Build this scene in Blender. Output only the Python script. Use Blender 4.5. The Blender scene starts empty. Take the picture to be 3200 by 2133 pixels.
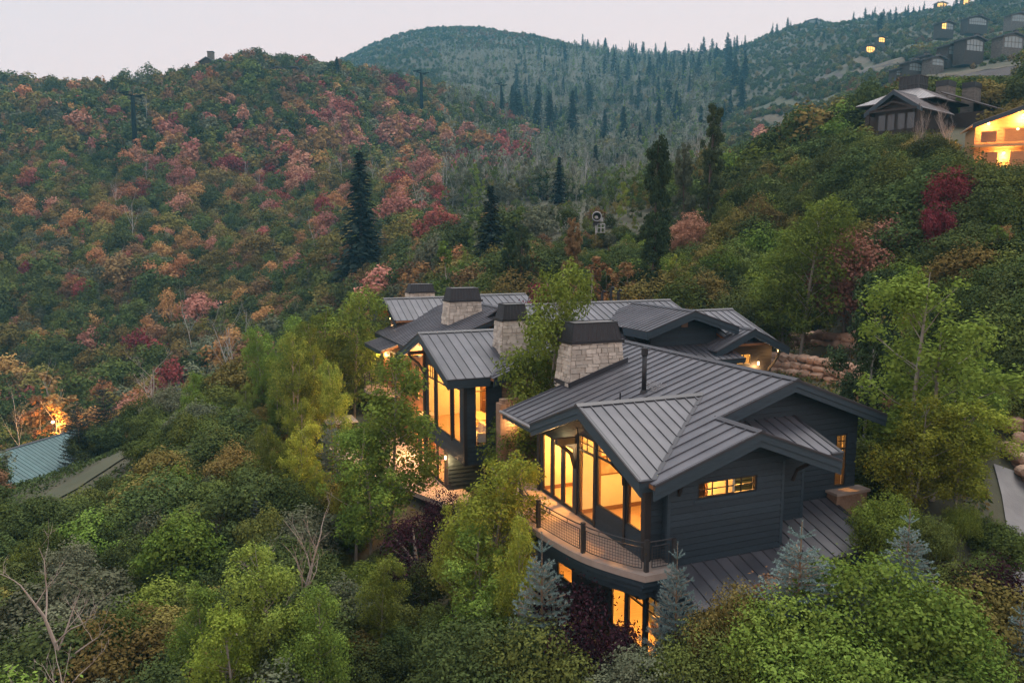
import bpy, bmesh, math, random
import numpy as np
from mathutils import Vector, Matrix

S = bpy.context.scene
COL = S.collection
R = math.radians

# ------------------------------------------------------------------ camera
CZ = 16.0                       # drone height; all ground levels follow from it
PITCH = 7.24
FPX = 28 / 36 * 3200            # focal length in photograph pixels
cam_d = bpy.data.cameras.new('camera')
cam_d.lens = 28; cam_d.sensor_width = 36; cam_d.clip_start = 0.5; cam_d.clip_end = 6000
cam = bpy.data.objects.new('camera', cam_d); COL.objects.link(cam)
cam.location = (0, 0, CZ); cam.rotation_euler = (R(90 - PITCH), 0, 0)
S.camera = cam

# ------------------------------------------------------------------ sky, sun, exposure
SUN_EL, SUN_AZ = 6.0, 60.0     # hazy sun, already low, behind the hills ahead
W = bpy.data.worlds.new('World'); S.world = W; W.use_nodes = True
nt = W.node_tree; nt.nodes.clear()
out = nt.nodes.new('ShaderNodeOutputWorld')
sky = nt.nodes.new('ShaderNodeTexSky'); sky.sky_type = 'NISHITA'; sky.sun_disc = False
sky.sun_elevation = R(SUN_EL); sky.sun_rotation = R(SUN_AZ)
sky.air_density = 1.0; sky.dust_density = 4.0; sky.ozone_density = 1.5
bg1 = nt.nodes.new('ShaderNodeBackground'); bg1.inputs['Strength'].default_value = 0.012
nt.links.new(sky.outputs[0], bg1.inputs['Color'])
# smoky dusk overcast: pink at the horizon, a little cooler and dimmer overhead
tc = nt.nodes.new('ShaderNodeTexCoord'); sep = nt.nodes.new('ShaderNodeSeparateXYZ')
nt.links.new(tc.outputs['Generated'], sep.inputs[0])
ramp = nt.nodes.new('ShaderNodeValToRGB')
ramp.color_ramp.elements[0].position = 0.0; ramp.color_ramp.elements[0].color = (0.60, 0.41, 0.352, 1)
ramp.color_ramp.elements[1].position = 1.0; ramp.color_ramp.elements[1].color = (0.43, 0.43, 0.475, 1)
e = ramp.color_ramp.elements.new(0.30); e.color = (0.52, 0.40, 0.38, 1)
nt.links.new(sep.outputs['Z'], ramp.inputs[0])
bg2 = nt.nodes.new('ShaderNodeBackground'); bg2.inputs['Strength'].default_value = 0.92
nt.links.new(ramp.outputs[0], bg2.inputs['Color'])
addn = nt.nodes.new('ShaderNodeAddShader')
nt.links.new(bg1.outputs[0], addn.inputs[0]); nt.links.new(bg2.outputs[0], addn.inputs[1])
nt.links.new(addn.outputs[0], out.inputs['Surface'])

sun_d = bpy.data.lights.new('sun', 'SUN'); sun_d.energy = 1.4; sun_d.angle = R(28); sun_d.color = (1.0, 0.93, 0.86)
sun = bpy.data.objects.new('sun', sun_d); COL.objects.link(sun)
sun.rotation_euler = (R(-20), 0, R(-40)); sun.location = (0, 0, 120)

S.view_settings.view_transform = 'Standard'; S.view_settings.look = 'None'
S.view_settings.exposure = 1.2; S.view_settings.gamma = 1.0
S.view_settings.use_curve_mapping = False
S.render.engine = 'CYCLES'
cy = S.cycles
cy.use_denoising = True; cy.max_bounces = 7; cy.diffuse_bounces = 1; cy.glossy_bounces = 3
cy.transmission_bounces = 4; cy.transparent_max_bounces = 12; cy.volume_bounces = 1
cy.sample_clamp_indirect = 6.0; cy.sample_clamp_direct = 0; cy.caustics_reflective = False; cy.caustics_refractive = False
cy.use_light_tree = True
try:
    cy.denoiser = 'OPENIMAGEDENOISE'; cy.denoising_prefilter = 'ACCURATE'; cy.denoising_input_passes = 'RGB_ALBEDO_NORMAL'
except Exception: pass

# ------------------------------------------------------------------ small helpers
_cp, _sp = math.cos(R(PITCH)), math.sin(R(PITCH))
def ray(px, py):
    x = (px - 1600) / FPX; y = -(py - 1066.5) / FPX
    return (x, _cp + y * _sp, -_sp + y * _cp)
def at(px, py, Y):              # world point on the ray of a photograph pixel at forward distance Y
    r = ray(px, py); k = Y / r[1]
    return (r[0] * k, Y, CZ + r[2] * k)
def proj(x, y, z):
    z = z - CZ; zc = y * _cp - z * _sp; yc = y * _sp + z * _cp
    return 1600 + FPX * x / zc, 1066.5 - FPX * yc / zc

def tag(o, label=None, cat=None, group=None, kind=None):
    if label: o['label'] = label
    if cat: o['category'] = cat
    if group: o['group'] = group
    if kind: o['kind'] = kind
    return o
def empty(name, loc=(0, 0, 0), rz=0.0, parent=None):
    o = bpy.data.objects.new(name, None); COL.objects.link(o); o.location = loc; o.rotation_euler = (0, 0, rz)
    o.empty_display_size = 0.3
    if parent: o.parent = parent
    return o
def link(name, me, mat=None, parent=None, loc=None, rot=None, scale=None):
    if mat is not None and len(me.materials) == 0: me.materials.append(mat)
    o = bpy.data.objects.new(name, me); COL.objects.link(o)
    if parent: o.parent = parent
    if loc is not None: o.location = loc
    if rot is not None: o.rotation_euler = rot
    if scale is not None: o.scale = scale if hasattr(scale, '__len__') else (scale,) * 3
    return o

class MB:
    """collects simple solids; build() links them as one mesh object"""
    def __init__(s): s.v = []; s.f = []
    def poly(s, pts, flip=False):
        n = len(s.v); s.v += [tuple(p) for p in pts]; idx = list(range(n, n + len(pts)))
        s.f.append(idx[::-1] if flip else idx); return s
    def box(s, x0, x1, y0, y1, z0, z1):
        n = len(s.v)
        s.v += [(x0, y0, z0), (x1, y0, z0), (x1, y1, z0), (x0, y1, z0), (x0, y0, z1), (x1, y0, z1), (x1, y1, z1), (x0, y1, z1)]
        s.f += [[n + i for i in q] for q in ((0, 3, 2, 1), (4, 5, 6, 7), (0, 1, 5, 4), (1, 2, 6, 5), (2, 3, 7, 6), (3, 0, 4, 7))]
        return s
    def prism(s, pts, d):       # polygon pts swept by vector d
        n = len(s.v); k = len(pts); d = Vector(d)
        s.v += [tuple(p) for p in pts] + [tuple(Vector(p) + d) for p in pts]
        s.f.append(list(range(n, n + k))[::-1]); s.f.append(list(range(n + k, n + 2 * k)))
        for i in range(k):
            j = (i + 1) % k; s.f.append([n + i, n + j, n + k + j, n + k + i])
        return s
    def hexa(s, a, b):          # two quads a (bottom) and b (top), matching order
        n = len(s.v); s.v += [tuple(p) for p in a] + [tuple(p) for p in b]
        s.f += [[n + i for i in q] for q in ((0, 3, 2, 1), (4, 5, 6, 7), (0, 1, 5, 4), (1, 2, 6, 5), (2, 3, 7, 6), (3, 0, 4, 7))]
        return s
    def beam(s, p0, p1, w, h, up=(0, 0, 1), drop=0.0, side=0.0):
        """box along p0-p1: width w sideways, height h hanging down from the line"""
        p0 = Vector(p0); p1 = Vector(p1); d = (p1 - p0).normalized(); up = Vector(up)
        sd = d.cross(up).normalized(); u = up
        a = []
        for p in (p0, p1):
            c = p - u * drop + sd * side
            a.append([c + sd * w / 2, c - sd * w / 2, c - sd * w / 2 - u * h, c + sd * w / 2 - u * h])
        return s.hexa(a[0], a[1])
    def tube(s, path, rad, n=8, cap=True):
        path = [Vector(p) for p in path]
        if not hasattr(rad, '__len__'): rad = [rad] * len(path)
        base = len(s.v); ref = Vector((0.31, 0.17, 0.93))
        for i, p in enumerate(path):
            t = (path[min(i + 1, len(path) - 1)] - path[max(i - 1, 0)]).normalized()
            a = t.cross(ref)
            if a.length < 0.05: a = t.cross(Vector((1, 0, 0)))
            a.normalize(); b = t.cross(a)
            for k in range(n):
                th = 2 * math.pi * k / n
                s.v.append(tuple(p + (a * math.cos(th) + b * math.sin(th)) * rad[i]))
        for i in range(len(path) - 1):
            for k in range(n):
                k2 = (k + 1) % n
                s.f.append([base + i * n + k, base + i * n + k2, base + (i + 1) * n + k2, base + (i + 1) * n + k])
        if cap:
            s.f.append([base + k for k in range(n)][::-1]); m = base + (len(path) - 1) * n
            s.f.append([m + k for k in range(n)])
        return s
    def lathe(s, prof, cx=0, cy=0, n=20):
        base = len(s.v)
        for r, z in prof:
            for k in range(n):
                th = 2 * math.pi * k / n; s.v.append((cx + r * math.cos(th), cy + r * math.sin(th), z))
        for i in range(len(prof) - 1):
            for k in range(n):
                k2 = (k + 1) % n
                s.f.append([base + i * n + k, base + i * n + k2, base + (i + 1) * n + k2, base + (i + 1) * n + k])
        return s
    def mesh(s, name, mat=None, smooth=False):
        me = bpy.data.meshes.new(name); me.from_pydata(s.v, [], s.f); me.update()
        if mat: me.materials.append(mat)
        if smooth:
            for p in me.polygons: p.use_smooth = True
        return me
    def build(s, name, mat=None, parent=None, smooth=False, **kw):
        return link(name, s.mesh(name, mat, smooth), None, parent, **kw)

def np_mesh(name, V, F, mat=None, smooth=False):
    """V (n,3), F (m,k) arrays of equal face size"""
    me = bpy.data.meshes.new(name); V = np.asarray(V, dtype=np.float32); F = np.asarray(F, dtype=np.int32)
    k = F.shape[1]
    me.vertices.add(len(V)); me.vertices.foreach_set('co', V.ravel())
    me.loops.add(F.size); me.loops.foreach_set('vertex_index', F.ravel())
    me.polygons.add(len(F)); me.polygons.foreach_set('loop_start', np.arange(len(F), dtype=np.int32) * k)
    me.update(calc_edges=True)
    if smooth: me.polygons.foreach_set('use_smooth', np.ones(len(F), dtype=bool))
    if mat: me.materials.append(mat)
    return me

# ------------------------------------------------------------------ materials
MATS = {}
def mat(name, col, rough=0.7, col2=None, scale=4.0, bump=0.0, metal=0.0, spec=0.4, detail=6, bscale=None, stretch=None, emit=None, estr=0.0, rnd=0.0, island=0.0):
    """procedural surface: noise between two colours, fine relief, random tone per object / per island"""
    m = bpy.data.materials.new(name); m.use_nodes = True; nt = m.node_tree; N = nt.nodes; L = nt.links
    b = N['Principled BSDF']; b.inputs['Roughness'].default_value = rough; b.inputs['Metallic'].default_value = metal
    b.inputs['Specular IOR Level'].default_value = spec
    tc = N.new('ShaderNodeTexCoord'); mp = N.new('ShaderNodeMapping'); L.new(tc.outputs['Object'], mp.inputs[0])
    if stretch: mp.inputs['Scale'].default_value = stretch
    no = N.new('ShaderNodeTexNoise'); no.inputs['Scale'].default_value = scale; no.inputs['Detail'].default_value = detail
    L.new(mp.outputs[0], no.inputs['Vector'])
    c2 = col2 or tuple(min(1, c * 1.35) for c in col)
    mx = N.new('ShaderNodeMix'); mx.data_type = 'RGBA'
    mx.inputs[6].default_value = (*col, 1); mx.inputs[7].default_value = (*c2, 1)
    mr = N.new('ShaderNodeMapRange'); mr.inputs[1].default_value = 0.3; mr.inputs[2].default_value = 0.7
    L.new(no.outputs['Fac'], mr.inputs[0]); L.new(mr.outputs[0], mx.inputs[0])
    o = mx.outputs[2]
    for amt, node, sock in ((rnd, 'ShaderNodeObjectInfo', 'Random'), (island, 'ShaderNodeNewGeometry', 'Random Per Island')):
        if amt:
            oi = N.new(node); hs = N.new('ShaderNodeHueSaturation'); m2 = N.new('ShaderNodeMapRange')
            m2.inputs[3].default_value = 1 - amt; m2.inputs[4].default_value = 1 + amt
            L.new(oi.outputs[sock], m2.inputs[0]); L.new(m2.outputs[0], hs.inputs['Value']); L.new(o, hs.inputs['Color']); o = hs.outputs[0]
    L.new(o, b.inputs['Base Color'])
    if bump:
        n2 = N.new('ShaderNodeTexNoise'); n2.inputs['Scale'].default_value = bscale or scale * 4; n2.inputs['Detail'].default_value = 8
        L.new(mp.outputs[0], n2.inputs['Vector'])
        bp = N.new('ShaderNodeBump'); bp.inputs['Strength'].default_value = bump; bp.inputs['Distance'].default_value = 0.05
        L.new(n2.outputs['Fac'], bp.inputs['Height']); L.new(bp.outputs[0], b.inputs['Normal'])
    if emit:
        b.inputs['Emission Color'].default_value = (*emit, 1); b.inputs['Emission Strength'].default_value = estr
    MATS[name] = m; return m

def leafmat(name, a, b_, trans=0.12, hue=0.02, val=0.33):
    """foliage: tone differs leaf to leaf and plant to plant, light passes through"""
    m = bpy.data.materials.new(name); m.use_nodes = True; nt = m.node_tree; N = nt.nodes; L = nt.links; N.clear()
    out = N.new('ShaderNodeOutputMaterial'); g = N.new('ShaderNodeNewGeometry'); oi = N.new('ShaderNodeObjectInfo')
    mx = N.new('ShaderNodeMix'); mx.data_type = 'RGBA'; mx.inputs[6].default_value = (*a, 1); mx.inputs[7].default_value = (*b_, 1)
    tcl = N.new('ShaderNodeTexCoord'); nl = N.new('ShaderNodeTexNoise'); nl.inputs['Scale'].default_value = 1.3; nl.inputs['Detail'].default_value = 2; L.new(tcl.outputs['Object'], nl.inputs['Vector'])
    ad = N.new('ShaderNodeMath'); ad.operation = 'MULTIPLY_ADD'; ad.inputs[1].default_value = 2.2; ad.inputs[2].default_value = -1.1; L.new(nl.outputs['Fac'], ad.inputs[0])
    sm = N.new('ShaderNodeMath'); sm.operation = 'ADD'; sm.use_clamp = True; L.new(ad.outputs[0], sm.inputs[0]); L.new(g.outputs['Random Per Island'], sm.inputs[1]); L.new(sm.outputs[0], mx.inputs[0])
    hs = N.new('ShaderNodeHueSaturation')
    m1 = N.new('ShaderNodeMapRange'); m1.inputs[3].default_value = 1 - val; m1.inputs[4].default_value = 1 + val
    L.new(oi.outputs['Random'], m1.inputs[0]); L.new(m1.outputs[0], hs.inputs['Value'])
    w = N.new('ShaderNodeMath'); w.operation = 'MULTIPLY'; w.inputs[1].default_value = 7.31; L.new(oi.outputs['Random'], w.inputs[0])
    fr = N.new('ShaderNodeMath'); fr.operation = 'FRACT'; L.new(w.outputs[0], fr.inputs[0])
    m2 = N.new('ShaderNodeMapRange'); m2.inputs[3].default_value = 0.5 - hue; m2.inputs[4].default_value = 0.5 + hue
    L.new(fr.outputs[0], m2.inputs[0]); L.new(m2.outputs[0], hs.inputs['Hue'])
    L.new(mx.outputs[2], hs.inputs['Color'])
    d = N.new('ShaderNodeBsdfDiffuse'); t = N.new('ShaderNodeBsdfTranslucent'); ms = N.new('ShaderNodeMixShader'); ms.inputs[0].default_value = trans
    L.new(hs.outputs[0], d.inputs[0]); L.new(hs.outputs[0], t.inputs[0]); L.new(d.outputs[0], ms.inputs[1]); L.new(t.outputs[0], ms.inputs[2])
    L.new(ms.outputs[0], out.inputs[0]); MATS[name] = m; return m

def glassmat(name, tint=(0.9, 0.95, 1.0), gloss=0.03):
    m = bpy.data.materials.new(name); m.use_nodes = True; nt = m.node_tree; N = nt.nodes; L = nt.links; N.clear()
    out = N.new('ShaderNodeOutputMaterial'); t = N.new('ShaderNodeBsdfTransparent'); t.inputs[0].default_value = (*tint, 1)
    g = N.new('ShaderNodeBsdfGlossy'); g.inputs['Roughness'].default_value = gloss
    lw = N.new('ShaderNodeLayerWeight'); lw.inputs[0].default_value = 0.5
    pw = N.new('ShaderNodeMath'); pw.operation = 'POWER'; pw.inputs[1].default_value = 4.0; L.new(lw.outputs['Facing'], pw.inputs[0])
    mr = N.new('ShaderNodeMapRange'); mr.inputs[3].default_value = 0.05; mr.inputs[4].default_value = 0.9; L.new(pw.outputs[0], mr.inputs[0])
    ms = N.new('ShaderNodeMixShader'); L.new(mr.outputs[0], ms.inputs[0]); L.new(t.outputs[0], ms.inputs[1]); L.new(g.outputs[0], ms.inputs[2])
    L.new(ms.outputs[0], out.inputs[0]); MATS[name] = m; return m

def emat(name, col, strength):
    m = bpy.data.materials.new(name); m.use_nodes = True; N = m.node_tree.nodes; N.clear()
    out = N.new('ShaderNodeOutputMaterial'); e = N.new('ShaderNodeEmission'); e.inputs[0].default_value = (*col, 1); e.inputs[1].default_value = strength
    m.node_tree.links.new(e.outputs[0], out.inputs[0]); MATS[name] = m; return m

M_ROOF = mat('roof_metal', (0.068, 0.070, 0.082), 0.38, (0.112, 0.112, 0.124), 0.9, 0.10, spec=0.55, bscale=2.5, rnd=0.2)
M_ROOFDARK = mat('roof_ridge_metal', (0.034, 0.034, 0.040), 0.45, None, 2, 0.05, spec=0.5)
M_FASCIA = mat('fascia_paint', (0.030, 0.052, 0.070), 0.58, (0.042, 0.066, 0.086), 3, 0.1, stretch=(1, 1, 8))
M_SIDING = mat('siding_stain', (0.019, 0.034, 0.048), 0.62, (0.033, 0.053, 0.070), 5, 0.25, stretch=(1, 1, 9), rnd=0.16)
M_TIMBER = mat('dark_timber', (0.022, 0.020, 0.020), 0.65, (0.035, 0.030, 0.028), 4, 0.2, stretch=(6, 6, 1))
M_SOFFIT = mat('soffit_wood', (0.30, 0.125, 0.045), 0.6, (0.40, 0.18, 0.07), 3, 0.1, stretch=(1, 9, 1))
M_STONE = mat('chimney_stone', (0.48, 0.43, 0.35), 0.9, (0.63, 0.58, 0.50), 5, 0.7, rnd=0.22, bscale=18)
M_MORTAR = mat('mortar', (0.16, 0.145, 0.125), 0.95, None, 8, 0.3)
M_CAP = mat('chimney_cap_metal', (0.012, 0.012, 0.015), 0.5, (0.020, 0.020, 0.024), 3, 0.08, spec=0.5)
M_CONC = mat('deck_concrete', (0.36, 0.29, 0.24), 0.85, (0.44, 0.36, 0.30), 2.2, 0.15)
M_IRON = mat('railing_iron', (0.030, 0.030, 0.032), 0.5, (0.045, 0.043, 0.043), 6, 0.1, spec=0.5)
M_PLASTER = mat('room_plaster', (0.72, 0.66, 0.50), 0.9, (0.76, 0.70, 0.54), 2)
M_FLOORWOOD = mat('floor_wood', (0.40, 0.26, 0.14), 0.45, (0.52, 0.36, 0.20), 2, 0.05, stretch=(1, 12, 1))
M_TRIMWOOD = mat('trim_wood', (0.16, 0.075, 0.035), 0.5, (0.22, 0.11, 0.05), 3, 0.05, stretch=(1, 1, 6))
M_FRAME = mat('window_frame', (0.020, 0.020, 0.022), 0.5, None, 3)
M_GLASS = glassmat('window_glass')
M_REDSTONE = mat('retaining_sandstone', (0.34, 0.20, 0.13), 0.9, (0.46, 0.33, 0.24), 2.5, 0.6, rnd=0.22, bscale=10)
M_BROWNSTONE = mat('wall_sandstone', (0.27, 0.16, 0.10), 0.9, (0.36, 0.24, 0.16), 4, 0.5, rnd=0.2, bscale=16)
M_BULB = emat('lamp_bulb', (1.0, 0.60, 0.22), 5)
WARM = (1.0, 0.42, 0.075)
# ------------------------------------------------------------------ terrain
# heights interpolated from ground points; 'p' = photograph pixel + forward distance, 'w' = world x, y, z
_CP = [
 # house pad, foreground spur
 ('w', 4.5, 24, 1.6), ('w', -2, 26, 0.6), ('w', 12, 20, 2.4), ('w', 20, 24, 3.6), ('w', 17, 28.5, 4.7), ('w', 24, 34, 5.6),
 ('w', 0, 17, -0.6), ('w', -10, 20, -1.6), ('w', -20, 25, -2.8), ('w', 10, 14, 1.0), ('w', 20, 14, 2.0), ('w', -12, 12, -2.4),
 ('w', -5.5, 40, 1.2), ('w', -9, 48, 1.0), ('w', -4.4, 46, 1.3), ('w', -13, 42, 0.6), ('w', -12, 34, -0.2), ('w', -20, 40, -0.8), ('w', -3, 33, 1.0), ('w', -16, 55, 0.6),
 ('w', 5, 40, 2.0), ('w', 0, 55, 3.5), ('w', 10, 50, 4.5), ('w', 16, 40, 5.0), ('w', -8, 62, 2.0), ('w', 4, 68, 5.0),
 ('p', 0, 1645, 45), ('p', 350, 1440, 58), ('p', 650, 1318, 70), ('p', 860, 1240, 80), ('p', -400, 1850, 38),
 # little valley with the green-roofed building
 ('p', 0, 1540, 84), ('p', 300, 1455, 95), ('p', 600, 1335, 110), ('p', 1000, 1190, 115), ('p', -500, 1600, 84), ('p', 1250, 1050, 105), ('p', 1400, 960, 100),
 # left hill
 ('p', 0, 1250, 140), ('p', 400, 1150, 150), ('p', 800, 1030, 155), ('p', 1100, 930, 150), ('p', -500, 1300, 140),
 ('p', 0, 900, 190), ('p', 400, 810, 200), ('p', 800, 740, 215), ('p', 1200, 740, 190), ('p', -500, 900, 190),
 ('p', 0, 640, 240), ('p', 425, 505, 275), ('p', 800, 520, 280), ('p', 1100, 500, 300), ('p', 1400, 540, 290), ('p', -500, 640, 240),
 ('p', -500, 300, 370), ('p', 0, 302, 360), ('p', 250, 318, 355), ('p', 400, 310, 360), ('p', 540, 272, 370), ('p', 640, 226, 380), ('p', 760, 212, 380), ('p', 900, 225, 390), ('p', 1050, 252, 400), ('p', 1250, 300, 420), ('p', 1315, 368, 385), ('p', 1500, 345, 450), ('p', 1567, 385, 480),
 ('p', -500, 420, 500), ('p', 0, 400, 500), ('p', 500, 380, 520), ('p', 850, 380, 560), ('p', 1000, 340, 600), ('p', -500, 560, 900), ('p', 0, 560, 900), ('p', 500, 520, 900), ('p', 800, 330, 1000), ('p', 800, 500, 1600), ('p', 0, 650, 1600),
 # far dome
 ('p', 985, 225, 1050), ('p', 1070, 197, 1080), ('p', 1180, 146, 1100), ('p', 1300, 108, 1100), ('p', 1400, 97, 1100), ('p', 1500, 97, 1100), ('p', 1650, 114, 1100), ('p', 1800, 152, 1100), ('p', 1900, 172, 1080), ('p', 2080, 182, 1080),
 ('p', 1200, 250, 760), ('p', 1500, 250, 740), ('p', 1500, 330, 600), ('p', 1800, 290, 700), ('p', 1300, 160, 1500), ('p', 1500, 160, 1500), ('p', 1800, 230, 1500),
 # valley in the middle
 ('p', 1700, 800, 100), ('p', 1862, 775, 100), ('p', 1600, 640, 200), ('p', 1900, 630, 240), ('p', 1600, 520, 320), ('p', 1900, 470, 420), ('p', 2000, 320, 620), ('p', 2150, 530, 330), ('p', 2150, 190, 1050),
 # right-hand mountainside
 ('p', 2300, 470, 330), ('p', 2300, 330, 520), ('p', 2300, 160, 900), ('p', 2500, 85, 900), ('p', 2700, 70, 850), ('p', 3000, 22, 800), ('p', 3200, -10, 800), ('p', 3600, -70, 800), ('p', 2500, 200, 1500), ('p', 3200, 130, 1500),
 ('p', 2650, 330, 300), ('p', 2850, 252, 290), ('p', 3100, 200, 270), ('p', 3200, 160, 300), ('p', 3200, 90, 450), ('p', 2750, 165, 520), ('p', 3600, 100, 300),
 ('p', 2700, 430, 130), ('p', 2500, 500, 140), ('p', 2350, 590, 120), ('p', 2850, 430, 98), ('p', 3050, 440, 92), ('p', 3200, 560, 82), ('p', 3600, 560, 80), ('p', 2950, 350, 160), ('p', 2550, 430, 210),
 ('p', 2600, 720, 78), ('p', 2300, 820, 78), ('p', 3000, 760, 62), ('p', 3200, 950, 50), ('p', 2760, 960, 62), ('p', 2480, 1005, 72), ('p', 2480, 1195, 55.5), ('p', 2620, 1238, 51.5), ('p', 2390, 1168, 59.2), ('p', 2550, 1118, 61), ('p', 2660, 1142, 57.5), ('p', 2720, 1250, 47), ('p', 2900, 1330, 40.5), ('p', 3200, 1230, 40), ('p', 2100, 850, 85), ('p', 3600, 1150, 40), ('p', 3600, 750, 70), ('p', 3150, 1660, 31), ('p', 3150, 1920, 27), ('p', 3600, 1650, 31),
]
def _uv(X, Y):
    Yc = np.maximum(Y, 14.0); return np.clip(X / Yc, -1.25, 1.25) * 3.0, np.log(Yc)
_pts = []
for c in _CP:
    _pts.append(at(c[1], c[2], c[3]) if c[0] == 'p' else c[1:])
_pts = np.array(_pts, dtype=float)
_U, _Vv = _uv(_pts[:, 0], _pts[:, 1]); _S = (_pts[:, 2] - CZ) / np.maximum(_pts[:, 1], 14)
def _phi(r2): return 0.5 * r2 * np.log(r2 + 1e-12)
_NT = len(_U); _A = np.zeros((_NT + 3, _NT + 3))
_d2 = (_U[:, None] - _U[None]) ** 2 + (_Vv[:, None] - _Vv[None]) ** 2
_A[:_NT, :_NT] = _phi(_d2) + np.eye(_NT) * 0.0015
_A[:_NT, _NT] = 1; _A[:_NT, _NT + 1] = _U; _A[:_NT, _NT + 2] = _Vv; _A[_NT:, :_NT] = _A[:_NT, _NT:].T
_w = np.linalg.solve(_A, np.concatenate([_S, [0, 0, 0]]))
def _vnoise(x, y, seed=0):
    """smooth value noise"""
    xi = np.floor(x).astype(np.int64); yi = np.floor(y).astype(np.int64); fx = x - xi; fy = y - yi
    def h(a, b):
        k = (a * 374761393 + b * 668265263 + seed * 974711) & 0x7fffffff
        k = ((k ^ (k >> 13)) * 1274126177) & 0x7fffffff
        return ((k ^ (k >> 16)) & 0xffff) / 65535.0
    fx = fx * fx * (3 - 2 * fx); fy = fy * fy * (3 - 2 * fy)
    return (h(xi, yi) * (1 - fx) + h(xi + 1, yi) * fx) * (1 - fy) + (h(xi, yi + 1) * (1 - fx) + h(xi + 1, yi + 1) * fx) * fy
def terrain(X, Y):
    X = np.atleast_1d(np.asarray(X, float)); Y = np.atleast_1d(np.asarray(Y, float))
    u, v = _uv(X, Y); res = np.empty(len(u))
    for i in range(0, len(u), 20000):
        a, b = u[i:i + 20000], v[i:i + 20000]
        res[i:i + 20000] = _phi((a[:, None] - _U) ** 2 + (b[:, None] - _Vv) ** 2) @ _w[:_NT] + _w[_NT] + _w[_NT + 1] * a + _w[_NT + 2] * b
    Z = res * np.maximum(Y, 14)
    far = np.clip((Y - 90) / 200, 0, 1)
    Z = Z + far * ((_vnoise(X / 38, Y / 38, 3) - 0.5) * 9 + (_vnoise(X / 14, Y / 14, 4) - 0.5) * 3)
    Z = Z + (_vnoise(X / 3.1, Y / 3.1, 5) - 0.5) * 0.35 * np.clip((Y - 20) / 30, 0.2, 1)
    return Z + CZ
def tz(x, y): return float(terrain([x], [y])[0])

M_GROUND = mat('hillside_soil', (0.050, 0.052, 0.030), 0.95, (0.088, 0.080, 0.046), 0.35, 0.6, detail=12, bscale=3)
_rows = np.concatenate([np.linspace(-160, 4, 14), np.geomspace(8, 1560, 230)]); _cols = np.linspace(-1.25, 1.25, 240)
_GY = np.repeat(_rows, len(_cols)); _GX = np.tile(_cols, len(_rows)) * np.sqrt(_GY ** 2 + 55 ** 2)
_GZ = terrain(_GX, _GY)
_nr, _nc = len(_rows), len(_cols)
_q = np.arange(_nr * _nc).reshape(_nr, _nc)
_F = np.stack([_q[:-1, :-1].ravel(), _q[:-1, 1:].ravel(), _q[1:, 1:].ravel(), _q[1:, :-1].ravel()], 1)
ground = link('terrain', np_mesh('terrain', np.stack([_GX, _GY, _GZ], 1), _F, M_GROUND, True)); tag(ground, kind='structure')

def strip_surface(name, pts, widths, m, lift, kind='structure', sub=4, crown=0.0):
    """a path or road laid along world points"""
    P = [Vector(p) for p in pts]; out = []; wd = []
    for i in range(len(P) - 1):
        for k in range(sub):
            t = k / sub; out.append(P[i].lerp(P[i + 1], t)); wd.append(widths[i] * (1 - t) + widths[i + 1] * t)
    out.append(P[-1]); wd.append(widths[-1]); V = []; F = []
    for i, p in enumerate(out):
        d = out[min(i + 1, len(out) - 1)] - out[max(i - 1, 0)]; n = Vector((-d.y, d.x, 0)).normalized()
        for k in range(5):
            q = p + n * wd[i] * (k / 4 - 0.5); V.append((q.x, q.y, q.z + lift))
    for i in range(len(out) - 1):
        for k in range(4): F.append([i * 5 + k, i * 5 + k + 1, (i + 1) * 5 + k + 1, (i + 1) * 5 + k])
    o = link(name, np_mesh(name, V, F, m, True))
    if kind: tag(o, kind=kind)
    return o
# ------------------------------------------------------------------ main house (local frame: x right along the front gable wall, y back along the ridge)
HO = (4.5337, 25.9869, CZ - 10.83); HA = R(22.8)
house = empty('mountain_house', HO, HA)
tag(house, 'large dark timber house with grey standing-seam metal roofs, stone chimneys and glowing windows', 'house')
_ch, _sh = math.cos(HA), math.sin(HA)
def h2w(x, y, z=0): return (HO[0] + x * _ch - y * _sh, HO[1] + x * _sh + y * _ch, HO[2] + z)
def w2h(X, Y): dx, dy = X - HO[0], Y - HO[1]; return dx * _ch + dy * _sh, -dx * _sh + dy * _ch
rng = random.Random(7)

def clip(poly, hp):             # 2-D convex clip; hp = list of (a,b,c): keep a*x+b*y<=c
    for a, b, c in hp:
        o = []
        for i in range(len(poly)):
            p, q = poly[i - 1], poly[i]; fp = a * p[0] + b * p[1] - c; fq = a * q[0] + b * q[1] - c
            if (fp <= 0) != (fq <= 0):
                t = fp / (fp - fq); o.append((p[0] + (q[0] - p[0]) * t, p[1] + (q[1] - p[1]) * t))
            if fq <= 0: o.append(q)
        poly = o
        if len(poly) < 3: return []
    return poly

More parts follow.
